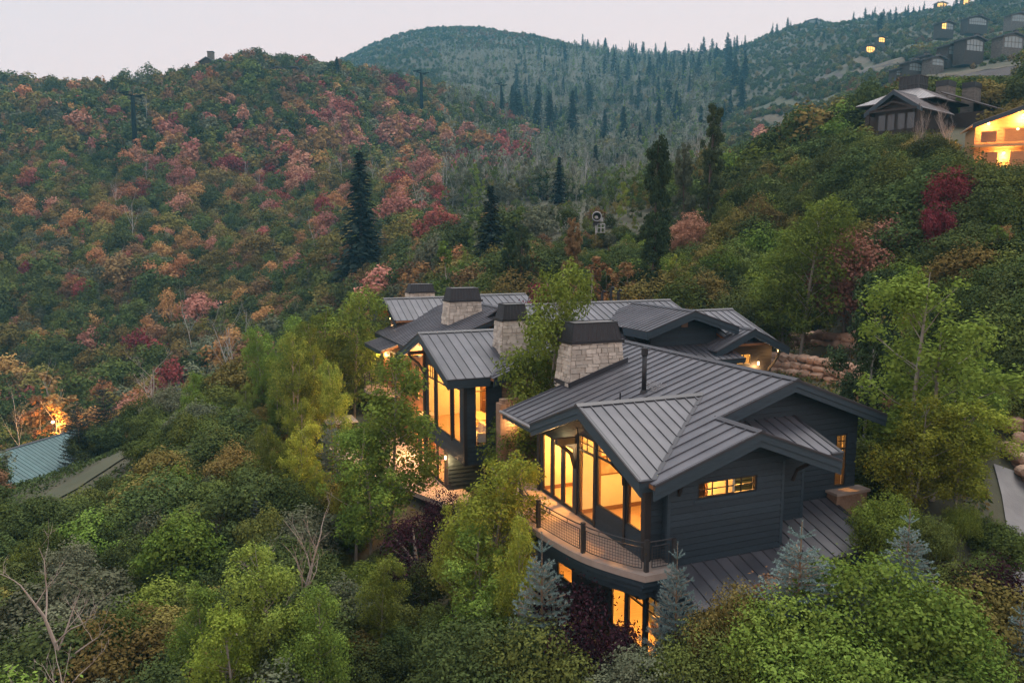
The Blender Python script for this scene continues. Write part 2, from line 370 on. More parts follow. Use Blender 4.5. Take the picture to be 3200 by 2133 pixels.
def roof_part(parent, axis, s0, s1, sp, lo, hi, zf, breaks=(), mslab=None, thick=0.16, name='roof', panels=True, mp=None):
    """one roof slope: boarded slab plus separate metal pans with a standing seam each"""
    xy = (lambda s, c: (c, s)) if axis == 'y' else (lambda s, c: (s, c))
    cuts = sorted({s0, s1, *[b for b in breaks if s0 < b < s1]}); mb = MB()
    P = lambda s, c, dz: (*xy(s, c), zf(*xy(s, c)) + dz)
    eps = 1e-4
    for a, b in zip(cuts[:-1], cuts[1:]):
        q = [(a, lo(a + eps)), (a, hi(a + eps)), (b, hi(b - eps)), (b, lo(b - eps))]
        mb.hexa([P(*t, -thick) for t in q], [P(*t, -0.03) for t in q])
    roof = mb.build(name, mslab or M_SOFFIT, parent)
    if not panels: return roof
    n = max(1, round((s1 - s0) / sp)); edges = sorted({s0 + (s1 - s0) * i / n for i in range(n + 1)})
    for i in range(n):
        a, b = edges[i], edges[i + 1]; mb = MB()
        segs = [a] + [c for c in cuts if a + .02 < c < b - .02] + [b]
        for u, v in zip(segs[:-1], segs[1:]):
            q = [(u, lo(u + eps)), (u, hi(u + eps)), (v, hi(v - eps)), (v, lo(v - eps))]
            if max(abs(q[1][1] - q[0][1]), abs(q[2][1] - q[3][1])) < 0.02: continue
            mb.hexa([P(*t, -0.028) for t in q], [P(*t, 0.0) for t in q])
        w = 0.016
        l0, h0 = lo(a + .01), hi(a + .01)
        if h0 - l0 > .05:
            q = [(a - w, l0 + .03), (a - w, h0 - .03), (a + w, h0 - .03), (a + w, l0 + .03)]
            mb.hexa([P(*t, -0.01) for t in q], [P(*t, 0.05) for t in q])
        if mb.v: mb.build('roof_panel', mp or M_ROOF, roof)
    return roof
def fascia(roof, p0, p1, out, h1=0.24, h2=0.20):
    """two stepped boards under a roof edge; out = outward direction"""
    o = Vector(out).normalized(); a = Vector(p0) + o * .014; b = Vector(p1) + o * .014; z = Vector((0, 0, 1))
    f = MB().prism([a + z * .02, a - z * h1, a - z * h1 - o * .12, a + z * .02 - o * .12], b - a).build('fascia', M_FASCIA, roof)
    MB().prism([a - o * .035 - z * (h1 + .002), a - o * .035 - z * (h1 + h2), a - o * .12 - z * (h1 + h2), a - o * .12 - z * (h1 + .002)], b - a).build('fascia', M_FASCIA, roof)
    MB().prism([a + o * .03 + z * .05, a + o * .03 - z * .02, a - o * .12 + z * .022, a - o * .12 + z * .055], b - a).build('edge_flashing', M_ROOFDARK, roof)
    return f
def ridge_cap(roof, p0, p1, s=0.17, sl=.36):
    a = Vector(p0); d = Vector(p1) - a; sd = d.cross(Vector((0, 0, 1))).normalized(); z = Vector((0, 0, 1))
    MB().prism([a + sd * s + z * (.06 - s * sl), a + z * .085, a - sd * s + z * (.06 - s * sl), a - z * .02], d).build('ridge_cap', M_ROOFDARK, roof)
def valley(roof, p0, p1, w=0.16):
    a = Vector(p0); b = Vector(p1); z = Vector((0, 0, 1))
    MB().beam(a + z * .03, b + z * .03, w, .03).build('valley_flashing', M_ROOFDARK, roof)

def rect_minus(u0, u1, z0, z1, holes):
    us = sorted({u0, u1, *[min(max(h[i], u0), u1) for h in holes for i in (0, 1)]}); zs = sorted({z0, z1, *[min(max(h[i], z0), z1) for h in holes for i in (2, 3)]})
    out = []
    for c, d in zip(zs[:-1], zs[1:]):
        run = None
        for a, b in zip(us[:-1], us[1:]):
            m, k = (a + b) / 2, (c + d) / 2
            if any(h[0] < m < h[1] and h[2] < k < h[3] for h in holes): run = None; continue
            if run: out[-1][1] = b
            else: out.append([a, b, c, d])
            run = True
    return out
def frame_of(axis, c, sign):
    """wall in plane axis=c whose outside is sign*axis; returns f(u,z,off)"""
    return (lambda u, z, o: (c + sign * o, u, z)) if axis == 'x' else (lambda u, z, o: (u, c + sign * o, z))
def wall(parent, axis, c, sign, u0, u1, z0, z1, holes=(), hp=(), thick=0.18, m=None, inner=None, siding=0.21, msid=None, name='wall'):
    f = frame_of(axis, c, sign); mb = MB()
    dirv = Vector(f(0, 0, -thick)) - Vector(f(0, 0, 0))
    for a, b, d, e in rect_minus(u0, u1, z0, z1, holes):
        p = clip([(a, d), (b, d), (b, e), (a, e)], hp)
        if len(p) > 2: mb.prism([f(u, z, 0) for u, z in p], dirv)
    w = mb.build(name, m or (M_TIMBER if siding else M_SIDING), parent)  # near-black backing in the board gaps stands in for shadow lines
    if inner:
        mb = MB()
        for a, b, d, e in rect_minus(u0, u1, z0, z1, holes):
            p = clip([(a, d), (b, d), (b, e), (a, e)], hp)
            if len(p) > 2: mb.prism([f(u, z, -thick - .004) for u, z in p], dirv * .1)
        mb.build('inner_lining', inner, w)
    if siding:
        n = max(1, round((z1 - z0) / siding)); h = (z1 - z0) / n
        for i in range(n):
            a, b = z0 + i * h, z0 + (i + 1) * h
            for s in rect_minus(u0, u1, a + .02, b, holes):
                p = clip([(s[0], s[2]), (s[1], s[2]), (s[1], s[3]), (s[0], s[3])], hp)
                if len(p) < 3: continue
                mb = MB(); off = lambda z: 0.06 - 0.035 * (z - a) / h
                k = len(p); base = [f(u, z, 0.001) for u, z in p]; top = [f(u, z, off(z)) for u, z in p]
                mb.v = base + top; mb.f = [list(range(k, 2 * k))] + [[j, (j + 1) % k, k + (j + 1) % k, k + j] for j in range(k)]
                mb.build('siding_board', msid or M_SIDING, w)
    return w
def window(parent, axis, c, sign, u0, u1, z0, z1, cols=(), rows=(), munt=(), fw=0.07, name='window', frame=None, glass=None, inset=0.02):
    """frame + panes; cols/rows = main bar positions, munt = (u0,u1,z0,z1,nu,nz) grids of fine bars"""
    f = frame_of(axis, c, sign); mb = MB()
    def bx(a, b, d, e, o0, o1):
        p, q = f(a, d, o0), f(b, e, o1)
        mb.box(min(p[0], q[0]), max(p[0], q[0]), min(p[1], q[1]), max(p[1], q[1]), d, e)
    o0, o1 = -0.05, 0.02
    bx(u0, u1, z0, z0 + fw, o0, o1); bx(u0, u1, z1 - fw, z1, o0, o1); bx(u0, u0 + fw, z0 + fw, z1 - fw, o0, o1); bx(u1 - fw, u1, z0 + fw, z1 - fw, o0, o1)
    for x in cols: bx(x - fw / 2, x + fw / 2, z0 + fw, z1 - fw, o0, o1 - .005)
    for r in rows: bx(u0 + fw, u1 - fw, r - fw / 2, r + fw / 2, o0 + .005, o1 - .01)
    w = mb.build(name, frame or M_FRAME, parent)
    for (a, b, d, e, nu, nz) in munt:
        mb = MB()
        for i in range(1, nu): x = a + (b - a) * i / nu; bx(x - .014, x + .014, d, e, -.045, 0.0)
        for i in range(1, nz): x = d + (e - d) * i / nz; bx(a, b, x - .014, x + .014, -.043, -.002)
        mb.build('muntin_bars', frame or M_FRAME, w)
    us = [u0, *cols, u1]; zs = [z0, *rows, z1]
    for a, b in zip(us[:-1], us[1:]):
        for d, e in zip(zs[:-1], zs[1:]):
            MB().poly([f(a + .02, d + .02, -inset - .005), f(b - .02, d + .02, -inset - .005), f(b - .02, e - .02, -inset - .005), f(a + .02, e - .02, -inset - .005)]).build('pane', glass or M_GLASS, w)
    return w
def room_lamp(x, y, z, power, label, rad=0.35, col=WARM, to=None, frame=True):
    """round flush ceiling lamp with its own light"""
    wv = h2w(x, y, z) if frame else (x, y, z)
    e = empty('ceiling_lamp', wv); tag(e, label, 'lamp')
    MB().lathe([(0.02, 0.06), (.20, .06), (.21, .0), (.20, -.02)], n=16).build('lamp_housing', M_IRON, e)
    MB().lathe([(.19, -.021), (.12, -.05), (0.001, -.06)], n=16).build('diffuser', M_BULB, e)
    d = bpy.data.lights.new('lamp_light', 'POINT'); d.energy = power; d.color = col; d.shadow_soft_size = rad * .6
    o = bpy.data.objects.new('lamp_light', d); COL.objects.link(o); o.parent = e; o.location = (0, 0, -.3)
    return e

# ---- roofs of the front wing
PLz = lambda x, y: 4.48 + .33 * (x - 3.5)
LGr, LGz = 3.25, 4.83
LGzr = lambda x, y: LGz - .38 * (LGr - y)
LGzl = lambda x, y: LGz - .38 * (y - LGr)
xv = lambda y: 3.5 + (LGz - .38 * abs(LGr - y) - 4.48) / .33
def pl_lo(y):
    if y < -1.08: return -.62
    if y < 7.5: return xv(y)
    if y < 11.0: return -.78
    return 5.2
pl_hi = lambda y: 3.5 if y < .8 else 7.0
r_main = roof_part(house, 'y', -1.45, 14.5, .56, pl_lo, pl_hi, PLz, (-1.08, .8, LGr, 7.5, 11.0))
MRz = lambda x, y: 5.635 - .37 * (x - 7)
r_mainr = roof_part(house, 'y', .8, 14.5, .56, lambda y: 7.0, lambda y: 11.7, MRz)
ridge_cap(r_main, (7, .72, 5.635), (7, 14.5, 5.635))
fascia(r_main, (7, .8, 5.61), (3.5, .8, 4.455), (0, -1, 0)); fascia(r_mainr, (7, .8, 5.61), (11.7, .8, 3.87), (0, -1, 0)); fascia(r_mainr, (11.7, .8, 3.875), (11.7, 14.5, 3.875), (1, 0, 0), .2, .14)
fascia(r_main, (-.62, -1.45, PLz(-.62, 0) - .025), (3.5, -1.45, 4.455), (0, -1, 0), .27, .22)
r_lg = roof_part(house, 'x', -.95, 4.55, .46, lambda x: max(-1.08, LGr - (LGz - PLz(x, 0)) / .38), lambda x: LGr, LGzr, (-.1,))
r_lgl = roof_part(house, 'x', -.95, 4.55, .46, lambda x: LGr, lambda x: min(7.5, LGr + (LGz - PLz(x, 0)) / .38), LGzl, (-.1,))
ridge_cap(r_lg, (-1.02, LGr, LGz), (4.6, LGr, LGz), sl=.38)
fascia(r_lg, (-.95, LGr, LGz - .025), (-.95, -1.08, LGzr(0, -1.08) - .025), (-1, 0, 0), .27, .22)
fascia(r_lgl, (-.95, LGr, LGz - .025), (-.95, 7.5, LGzl(0, 7.5) - .025), (-1, 0, 0), .27, .22)
fascia(r_lg, (-.95, -1.08, LGzr(0, -1.08) - .02), (-.2, -1.08, LGzr(0, -1.08) - .02), (0, -1, 0), .22, .14)
valley(r_lg, (4.55, LGr, LGz), (xv(-1.08), -1.08, LGzr(0, -1.08)))
fascia(r_main, (-.78, 7.5, PLz(-.78, 0) - .02), (-.78, 11, PLz(-.78, 0) - .02), (-1, 0, 0), .2, .1)
MB().tube([(-.86, 7.4, PLz(-.78, 0) - .03), (-.86, 11.05, PLz(-.78, 0) - .03)], .075, 8).build('gutter', mat('gutter_metal', (.25, .24, .24), .35, None, 3, metal=.6), r_main)
fascia(r_main, (-.78, 11, PLz(-.78, 0) - .02), (5.2, 11, PLz(5.2, 0) - .02), (0, 1, 0), .2, .14)
FGz = lambda x, y: 4.48 - .38 * (x - 3.5)
r_fg = roof_part(house, 'y', -1.45, 1.6, .5, lambda y: 3.5, lambda y: 7.15, FGz)
ridge_cap(r_fg, (3.5, -1.52, 4.48), (3.5, .8, 4.48))
fascia(r_fg, (3.5, -1.45, 4.455), (7.15, -1.45, FGz(7.15, 0) - .025), (0, -1, 0), .27, .22)
fascia(r_fg, (7.15, -1.45, FGz(7.15, 0) - .02), (7.15, 1.4, FGz(7.15, 0) - .02), (1, 0, 0), .22, .14)
PTz = lambda x, y: 3.2 + .33 * (y + .93)
r_pent = roof_part(house, 'x', 4.4, 7.7, .47, lambda x: max(-.93, min(1.6, -.93 + (FGz(x, 0) - 3.24) / .33)), lambda x: 1.66, PTz, (7.0,))
fascia(r_pent, (7.7, -.93, PTz(0, -.93) - .02), (7.7, 1.66, PTz(0, 1.66) - .02), (1, 0, 0), .2, .12)
fascia(r_pent, (7.16, -.93, PTz(0, -.93) - .02), (7.7, -.93, PTz(0, -.93) - .02), (0, -1, 0), .16, .1)
# skirt roof over the lower storey
SKz = lambda x, y: -.18 + .33 * (y + .4)
def sk_lo(x): return -2.45 if x < 6.85 else (-1.42 if x < 8.6 else -.86)
def sk_hi(x): return -.42 if x < 5.4 else (.83 if x < 7.5 else 1.66)
r_sk = roof_part(house, 'x', .55, 9.7, .5, sk_lo, sk_hi, SKz, (5.4, 6.85, 7.5, 8.6))
for a, b, y in ((.55, 6.85, -2.45), (6.85, 8.6, -1.42), (8.6, 9.7, -.86)):
    fascia(r_sk, (a, y, SKz(0, y) - .02), (b, y, SKz(0, y) - .02), (0, -1, 0), .2, .12)
fascia(r_sk, (9.7, -.86, SKz(0, -.86) - .02), (9.7, 1.66, SKz(0, 1.66) - .02), (1, 0, 0), .16, .1)
fascia(r_sk, (.55, -2.45, SKz(0, -2.45) - .02), (.55, -.42, SKz(0, -.42) - .02), (-1, 0, 0), .16, .1)

# ---- walls of the front wing
gab_fw = [(-.33, 1, 4.48 - .33 * 3.5 - .16), (.38, 1, 4.48 + .38 * 3.5 - .16)]
win_fw = (1.76, 4.27, 2.06, 2.66)
wf = wall(house, 'y', -.4, -1, .66, 5.4, -.63, 4.6, [win_fw], gab_fw, inner=M_PLASTER, siding=.225)
window(house, 'y', -.4, -1, *win_fw, cols=[3.015], munt=[(1.83, 2.98, 2.12, 2.60, 2, 2), (3.05, 4.2, 2.12, 2.60, 2, 2)], fw=.06)
MB().box(1.62, 4.41, -.47, -.40, 1.96, 2.055).build('window_sill', M_FASCIA, house)
wall(house, 'x', .66, -1, -.4, 0.0, -.18, 3.4, hp=[(0, 1, 3.3)], siding=.225, thick=.1)
wall(house, 'y', 0.0, -1, 0.1, .66, 0, 3.3, siding=.225, thick=.12)
wall(house, 'x', 5.4, 1, -.22, .85, -.2, 3.5, hp=[(0, 1, 3.5)], siding=0, thick=.1)
wall(house, 'y', .85, -1, 5.4, 7.5, .2, 3.1, siding=.225, inner=M_PLASTER)
wall(house, 'x', 7.5, 1, .85, 1.68, .2, 3.1, siding=0, thick=.1)
gab_m = [(-.33, 1, 4.48 - .33 * 3.5 - .16), (.37, 1, 5.635 + .37 * 7 - .16)]
tw = (9.95, 10.54, .9, 3.05)
wall(house, 'y', 1.68, -1, 4.2, 11.05, .35, 5.6, [tw], gab_m, inner=M_PLASTER, siding=.225)
window(house, 'y', 1.68, -1, *tw, rows=[2.45], munt=[(10.0, 10.5, 2.5, 3.0, 2, 2)], fw=.06)
MB().box(9.6, 11.2, 1.1, 1.66, -2.5, .72).build('stone_base', M_BROWNSTONE, house)
MB().box(9.52, 11.3, 1.02, 1.67, .721, .83).build('stone_ledge', M_CONC, house)
wall(house, 'x', 11.05, 1, 1.69, 14, -2, 3.9, siding=.225)
for i, x in enumerate((.62, 5.43, 7.52)):
    MB().box(x - .06, x + .06, (-.45, -.45, .8)[i], (-.33, -.33, .92)[i], -.1, 3.05).build('corner_board', M_FASCIA, house)
# knee brackets under the front gable and under the valley gable
for x, zt in ((1.0, 3.2), (5.9, 3.15)):
    MB().tube([(x, -.42, zt - .9), (x, -.62, zt - .45), (x, -1.15, zt - .1)], .07, 6).build('bracket', M_TIMBER, house)

# window wall on the deck side (plane x = 0)
gab_lg = [(.38, 1, LGz + .38 * LGr - .16), (-.38, 1, LGz - .38 * LGr - .16)]
A_ = (.22, 1.28, .88, 2.62); B_ = (1.42, 3.42, .88, 3.32); D_ = (3.62, 4.92, .08, 3.36)
F1, F2, F3 = (5.3, 6.25, .05, 2.65), (6.35, 7.25, .05, 2.65), (7.35, 8.25, .05, 2.65)
wall(house, 'x', 0.0, -1, 0.0, 8.55, 0, 4.7, [A_, B_, D_, F1, F2, F3], gab_lg, thick=.06, inner=M_PLASTER, siding=.225)
window(house, 'x', 0, -1, *A_, fw=.08)
window(house, 'x', 0, -1, *B_, rows=[2.78], munt=[(1.5, 3.34, 2.82, 3.24, 3, 2)], fw=.08)
window(house, 'x', 0, -1, *D_, rows=[2.72], munt=[(3.7, 4.84, 2.77, 3.28, 2, 2)], fw=.09, name='glass_door')
for w in (F1, F2, F3): window(house, 'x', 0, -1, *w, fw=.10, name='glass_door')
for y in (1.35, 3.52, 5.02):
    MB().box(-.07, -.01, y - .07, y + .07, 0, 3.5).build('timber_post', M_TIMBER, house)
MB().box(-.12, .1, 8.4, 8.62, 0, 3.0).build('timber_post', M_TIMBER, house)
MB().box(-.12, .12, -.12, .1, 0, 3.1).build('timber_post', M_TIMBER, house)
MB().box(-.9, .0, 5.0, 5.22, 2.9, 3.15).build('timber_beam', M_TIMBER, house)
MB().tube([(-.08, 5.1, 1.9), (-.25, 5.1, 2.5), (-.8, 5.1, 2.95)], .08, 6).build('bracket', M_TIMBER, house)
MB().tube([(-.08, 1.35, 2.3), (-.2, 1.2, 2.7), (-.75, 1.1, 3.25)], .07, 6).build('bracket', M_TIMBER, house)
wall(house, 'y', 8.55, 1, 0, 5, -3.3, 3.2, siding=0)

# deck: curved slab, stepped timber bands, iron railing
DK = [(.62, -1.09), (-.68, -1.09), (-1.32, .05), (-1.82, 1.26), (-2.12, 3.0), (-2.26, 4.8), (-2.06, 6.15), (-1.56, 7.6), (-.95, 8.9), (-.45, 9.9)]
def smooth_line(pts, sub=6, first=0):
    P = [Vector((*p, 0)) for p in pts]; out = []
    for i in range(len(P) - 1):
        a, b, c, d = P[max(i - 1, 0)], P[i], P[i + 1], P[min(i + 2, len(P) - 1)]
        for k in range(sub):
            t = k / sub
            out.append(0.5 * ((2 * b) + (c - a) * t + (2 * a - 5 * b + 4 * c - d) * t * t + (3 * b - a - 3 * c + d) * t ** 3))
    out.append(P[-1]); return [(p.x, p.y) for p in out]
curve = [DK[0]] + smooth_line(DK[1:], 5)
deck = MB().prism([(x, y, -.22) for x, y in curve] + [(.12, 9.9, -.22), (.12, 0, -.22), (.62, 0, -.22)], (0, 0, .22)).build('deck', M_CONC, house)
for k, (ins, z0, z1) in enumerate(((.12, -.46, -.225), (.26, -.7, -.465), (.42, -.98, -.705))):
    c = []
    for i, (x, y) in enumerate(curve):
        a = Vector(curve[max(i - 1, 0)]); b = Vector(curve[min(i + 1, len(curve) - 1)]); d = (b - a).normalized()
        n = Vector((d.y, -d.x)); c.append((x + n.x * ins if x + n.x * ins < .55 else .55, y + n.y * ins if i else y + ins))
    MB().prism([(x, y, z0) for x, y in c] + [(.12, 9.7, z0), (.12, 0, z0), (.55, 0, z0)], (0, 0, z1 - z0)).build('deck_band', M_FASCIA, deck)
MB().box(-.05, .6, -1.36, -.02, -.98, -.228).build('deck_beam', M_FASCIA, house)
rail = empty('railing', parent=house)
def arc_between(a, b):          # points of the deck edge (inset) between two posts
    pts = []; ins = .2
    for i, (x, y) in enumerate(curve):
        if i == 0: continue
        p = Vector(curve[i - 1]); q = Vector(curve[min(i + 1, len(curve) - 1)]); d = (q - p).normalized(); n = Vector((d.y, -d.x)); pts.append((x + n.x * ins, y + n.y * ins))
    mid = [p for p in pts if a[1] + .15 < p[1] < b[1] - .15]
    return [a] + mid + [b]
posts = [(-.46, -.80), (-1.62, 1.45), (-2.02, 4.3), (-1.62, 6.9), (-.42, 9.55)]
for x, y in posts: MB().box(x - .065, x + .065, y - .065, y + .065, 0, 1.1).build('post', M_IRON, rail)
MB().box(.55, .66, -.86, -.75, 0, 1.0).build('post', M_IRON, rail)
def rail_section(path):
    P = [Vector((*p, 0)) for p in path]; Lc = [0]
    for a, b in zip(P[:-1], P[1:]): Lc.append(Lc[-1] + (b - a).length)
    def pt(s):
        for i in range(len(P) - 1):
            if s <= Lc[i + 1] + 1e-6: return P[i].lerp(P[i + 1], (s - Lc[i]) / max(1e-6, Lc[i + 1] - Lc[i]))
        return P[-1]
    T = Lc[-1]; n = max(2, int(T / .3)); top = MB(); z = lambda p, h: (p.x, p.y, h)
    line = [pt(.06 + (T - .12) * i / n) for i in range(n + 1)]
    top.tube([z(p, 1.0) for p in line], .026, 6); top.build('top_rail', M_IRON, rail)
    fr = MB(); a = .15; ln = [pt(a + (T - 2 * a) * i / n) for i in range(n + 1)]
    fr.tube([z(p, .84) for p in ln], .02, 5); fr.tube([z(p, .12) for p in ln], .02, 5)
    fr.tube([z(ln[0], .12), z(ln[0], .84)], .02, 5); fr.tube([z(ln[-1], .12), z(ln[-1], .84)], .02, 5)
    for q in (.3, .7): fr.tube([z(pt(T * q), .84), z(pt(T * q), 1.0)], .014, 5)
    f = fr.build('panel_frame', M_IRON, rail)
    g = MB(); k = int((T - 2 * a) / .105)
    for i in range(1, k): p = pt(a + (T - 2 * a) * i / k); g.tube([z(p, .12), z(p, .84)], .0075, 4, False)
    for h in (.225, .33, .435, .54, .645, .75): g.tube([z(p, h) for p in ln], .0075, 4, False)
    w = g.build('wire_grid', M_IRON, f); w['kind'] = 'stuff'
for a, b in zip(posts[:-1], posts[1:]): rail_section(arc_between(a, b))
rail_section([(-.40, -.81), (.55, -.81)]); rail_section([(-.36, 9.56), (.1, 9.56)])
# interior of the front wing
MB().box(.19, 11.2, 1.9, 8.3, -.12, .03).box(.85, 5.2, -.2, 1.9, -.12, .03).box(.19, .85, .15, 1.9, -.12, .03).box(5.2, 7.3, 1.05, 1.9, -.12, .03).build('room_floor', M_FLOORWOOD, house)
def partition(x0, x1, y0, y1, z1=3.0, m=None):
    p = MB().box(x0, x1, y0, y1, .03, z1).build('partition', m or M_PLASTER, house)
    MB().box(x0 - .02, x1 + .02, y0 - .02, y1 + .02, .03, .2).build('baseboard', M_TRIMWOOD, p)
partition(.2, 3.2, 4.95, 5.08, 3.4); partition(3.4, 3.5, -.2, 1.3, 3.9); partition(3.4, 3.5, 2.3, 8.3, 4.2)
partition(7.4, 7.5, 1.9, 8.3, 4.0); partition(.12, 3.38, 8.32, 8.42, 3.2)
for y0, y1 in ((1.22, 1.3), (2.3, 2.38)): MB().box(3.36, 3.54, y0, y1, .03, 2.3).build('door_casing', M_TRIMWOOD, house)
for y in (1.35, 3.52, 5.1): MB().box(.08, .16, y - .12, y + .12, .03, 3.4).build('inner_post', M_TRIMWOOD, house)
ch = MB().box(2.6, 3.4, 6.2, 8.0, .03, 3.3).build('fireplace', M_BROWNSTONE, house)
room_lamp(1.7, 2.2, 3.05, 356, 'lit round ceiling lamp in the corner room above the deck')
room_lamp(1.6, 6.8, 3.0, 641, 'lit round ceiling lamp in the room with the stone fireplace')
room_lamp(4.5, 1.0, 3.5, 237, 'lit round ceiling lamp behind the pair of small gable windows')
room_lamp(9.6, 4.0, 3.4, 316, 'lit round ceiling lamp behind the tall narrow gable window')
# lower storey
LW = (-1.15, -.25, -3.2, -1.0); LW2 = (-.1, .95, -3.2, -1.0); LW3 = (1.1, 2.1, -3.2, -1.0); LW4 = (5.2, 6.6, -3.1, -1.2)
wall(house, 'x', -.06, -1, -1.35, 8.5, -3.35, -.98, [LW, LW2, LW3, LW4], thick=.06, inner=M_PLASTER, siding=.23)
for w in (LW, LW2, LW3, LW4): window(house, 'x', -.06, -1, *w, rows=[-1.6], munt=[(w[0] + .07, w[1] - .07, -1.56, -1.07, 2, 2)], fw=.07)
wall(house, 'y', -1.35, -1, -.06, 7.3, -3.35, -.75, siding=.23)
wall(house, 'y', -.6, -1, 7.3, 9.4, -3.35, -.5, siding=.23)
wall(house, 'x', 9.4, 1, -.6, 1.6, -3.35, .1, siding=0)
MB().box(.1, 7.2, -1.2, 8.4, -3.45, -3.3).build('room_floor', M_FLOORWOOD, house)
MB().box(3.2, 3.3, -1.2, 8.4, -3.3, -.5).build('partition', M_PLASTER, house)
MB().box(.12, 3.2, -1.15, 8.4, -.8, -.72).build('room_ceiling', M_PLASTER, house)
room_lamp(1.5, .4, -.88, 296, 'lit round ceiling lamp in the lower room under the deck'); room_lamp(1.6, 5.8, -.88, 237, 'lit round ceiling lamp far inside the lower room under the deck')

# ---- stone chimneys
def chimney(x0, x1, y0, y1, zb, zt, ztop, taper=.2, cap_over=.1, faces=('-y', '-x'), rows=.24, name='chimney'):
    c = MB(); t = taper
    B = [(x0, y0, zb), (x1, y0, zb), (x1, y1, zb), (x0, y1, zb)]; T = [(x0 + t, y0 + t * .8, zt), (x1 - t, y0 + t * .8, zt), (x1 - t, y1 - t, zt), (x0 + t, y1 - t, zt)]
    core = c.hexa(B, T).build(name, M_MORTAR, house)
    def face(b0, b1, t0, t1, nrm, zlo=None):
        b0, b1, t0, t1 = map(Vector, (b0, b1, t0, t1)); H = zt - zb; z = 0.0
        while z < H - .05:
            h = min(H - z, rows * rng.uniform(.65, 1.35)); k0, k1 = z / H, (z + h) / H
            a0, a1 = b0.lerp(t0, k0), b1.lerp(t1, k0); c0, c1 = b0.lerp(t0, k1), b1.lerp(t1, k1); W_ = (a1 - a0).length; s = 0.0
            while s < W_ - .02:
                w = min(W_ - s, rng.uniform(.20, .62)); w = W_ - s if W_ - s - w < .16 else w
                f0, f1 = s / W_, (s + w) / W_; g = .011
                p = [a0.lerp(a1, f0 + g / W_), a0.lerp(a1, f1 - g / W_), c0.lerp(c1, f1 - g / W_), c0.lerp(c1, f0 + g / W_)]
                p[0].z += g; p[1].z += g; o = Vector(nrm) * rng.uniform(.015, .075)
                j = lambda: Vector((0, 0, rng.uniform(-.012, .012)))
                mb = MB(); k = [q + o * .99 + j() for q in p]; ins = [q + (sum(k, Vector()) / 4 - q) * .06 + Vector(nrm) * .012 for q in k]
                n = [tuple(q) for q in p] + [tuple(q) for q in k] + [tuple(q) for q in ins]; mb.v = n
                mb.f = [[0, 1, 5, 4], [1, 2, 6, 5], [2, 3, 7, 6], [3, 0, 4, 7], [4, 5, 9, 8], [5, 6, 10, 9], [6, 7, 11, 10], [7, 4, 8, 11], [8, 9, 10, 11]]
                mb.build('stone', M_STONE, core); s += w
            z += h
    if '-y' in faces: face(B[0], B[1], T[0], T[1], (0, -1, 0))
    if '-x' in faces: face(B[3], B[0], T[3], T[0], (-1, 0, 0))
    cx0, cx1, cy0, cy1 = T[0][0] - cap_over, T[1][0] + cap_over, T[0][1] - cap_over, T[2][1] + cap_over
    cap = MB().box(cx0, cx1, cy0, cy1, zt, zt + .13).build('chimney_cap', M_CAP, house)
    mb = MB(); s = .10; u = .26
    b = [(cx0 + s, cy0 + s, zt + .13), (cx1 - s, cy0 + s, zt + .13), (cx1 - s, cy1 - s, zt + .13), (cx0 + s, cy1 - s, zt + .13)]
    tt = [(cx0 + u, cy0 + u, ztop), (cx1 - u, cy0 + u, ztop), (cx1 - u, cy1 - u, ztop), (cx0 + u, cy1 - u, ztop)]
    mb.hexa(b, tt).build('cap_hood', M_CAP, cap)
    rb = MB()
    for i in range(4):
        p0, p1, q0, q1 = Vector(b[i]), Vector(b[(i + 1) % 4]), Vector(tt[i]), Vector(tt[(i + 1) % 4]); n = max(2, round((p1 - p0).length / .22))
        for k in range(n + 1): rb.tube([p0.lerp(p1, k / n), q0.lerp(q1, k / n)], .014, 4)
    rb.build('cap_seams', M_ROOFDARK, cap)
    rim = MB(); zz = ztop
    for i in range(4): rim.tube([Vector(tt[i]) + Vector((0, 0, .02)), Vector(tt[(i + 1) % 4]) + Vector((0, 0, .02))], .035, 5)
    rim.build('cap_rim', M_CAP, cap)
    MB().box(tt[0][0] + .03, tt[1][0] - .03, tt[0][1] + .03, tt[2][1] - .03, ztop + .002, ztop + .016).build('cap_lid', MATS['gutter_metal'], cap)
    return core
chimney(2.25, 5.28, 10.2, 11.75, 3.9, 6.05, 6.98, rows=.19)
chimney(2.0, 3.75, 17.9, 19.3, 4.1, 6.42, 7.3, taper=.12, rows=.2)
chimney(3.05, 5.65, 30.3, 32.0, 4.7, 6.55, 7.47, taper=.15)
chimney(4.3, 6.75, 45.0, 46.5, 3.0, 6.25, 6.98, taper=.1, rows=.3)
for p in (((2.2, 10.14), (5.32, 10.14), (0, -1, 0)), ((2.2, 10.14), (2.2, 11.8), (-1, 0, 0))):
    a, b, n = p; z0, z1 = PLz(a[0], 0) + .06, PLz(b[0], 0) + .06
    MB().prism([(a[0], a[1], z0 - .1), (a[0], a[1], z0 + .18), (a[0] - n[0] * .06, a[1] - n[1] * .06, z0 + .18), (a[0] - n[0] * .06, a[1] - n[1] * .06, z0 - .1)], (b[0] - a[0], b[1] - a[1], z1 - z0)).build('chimney_flashing', M_ROOFDARK, r_main)
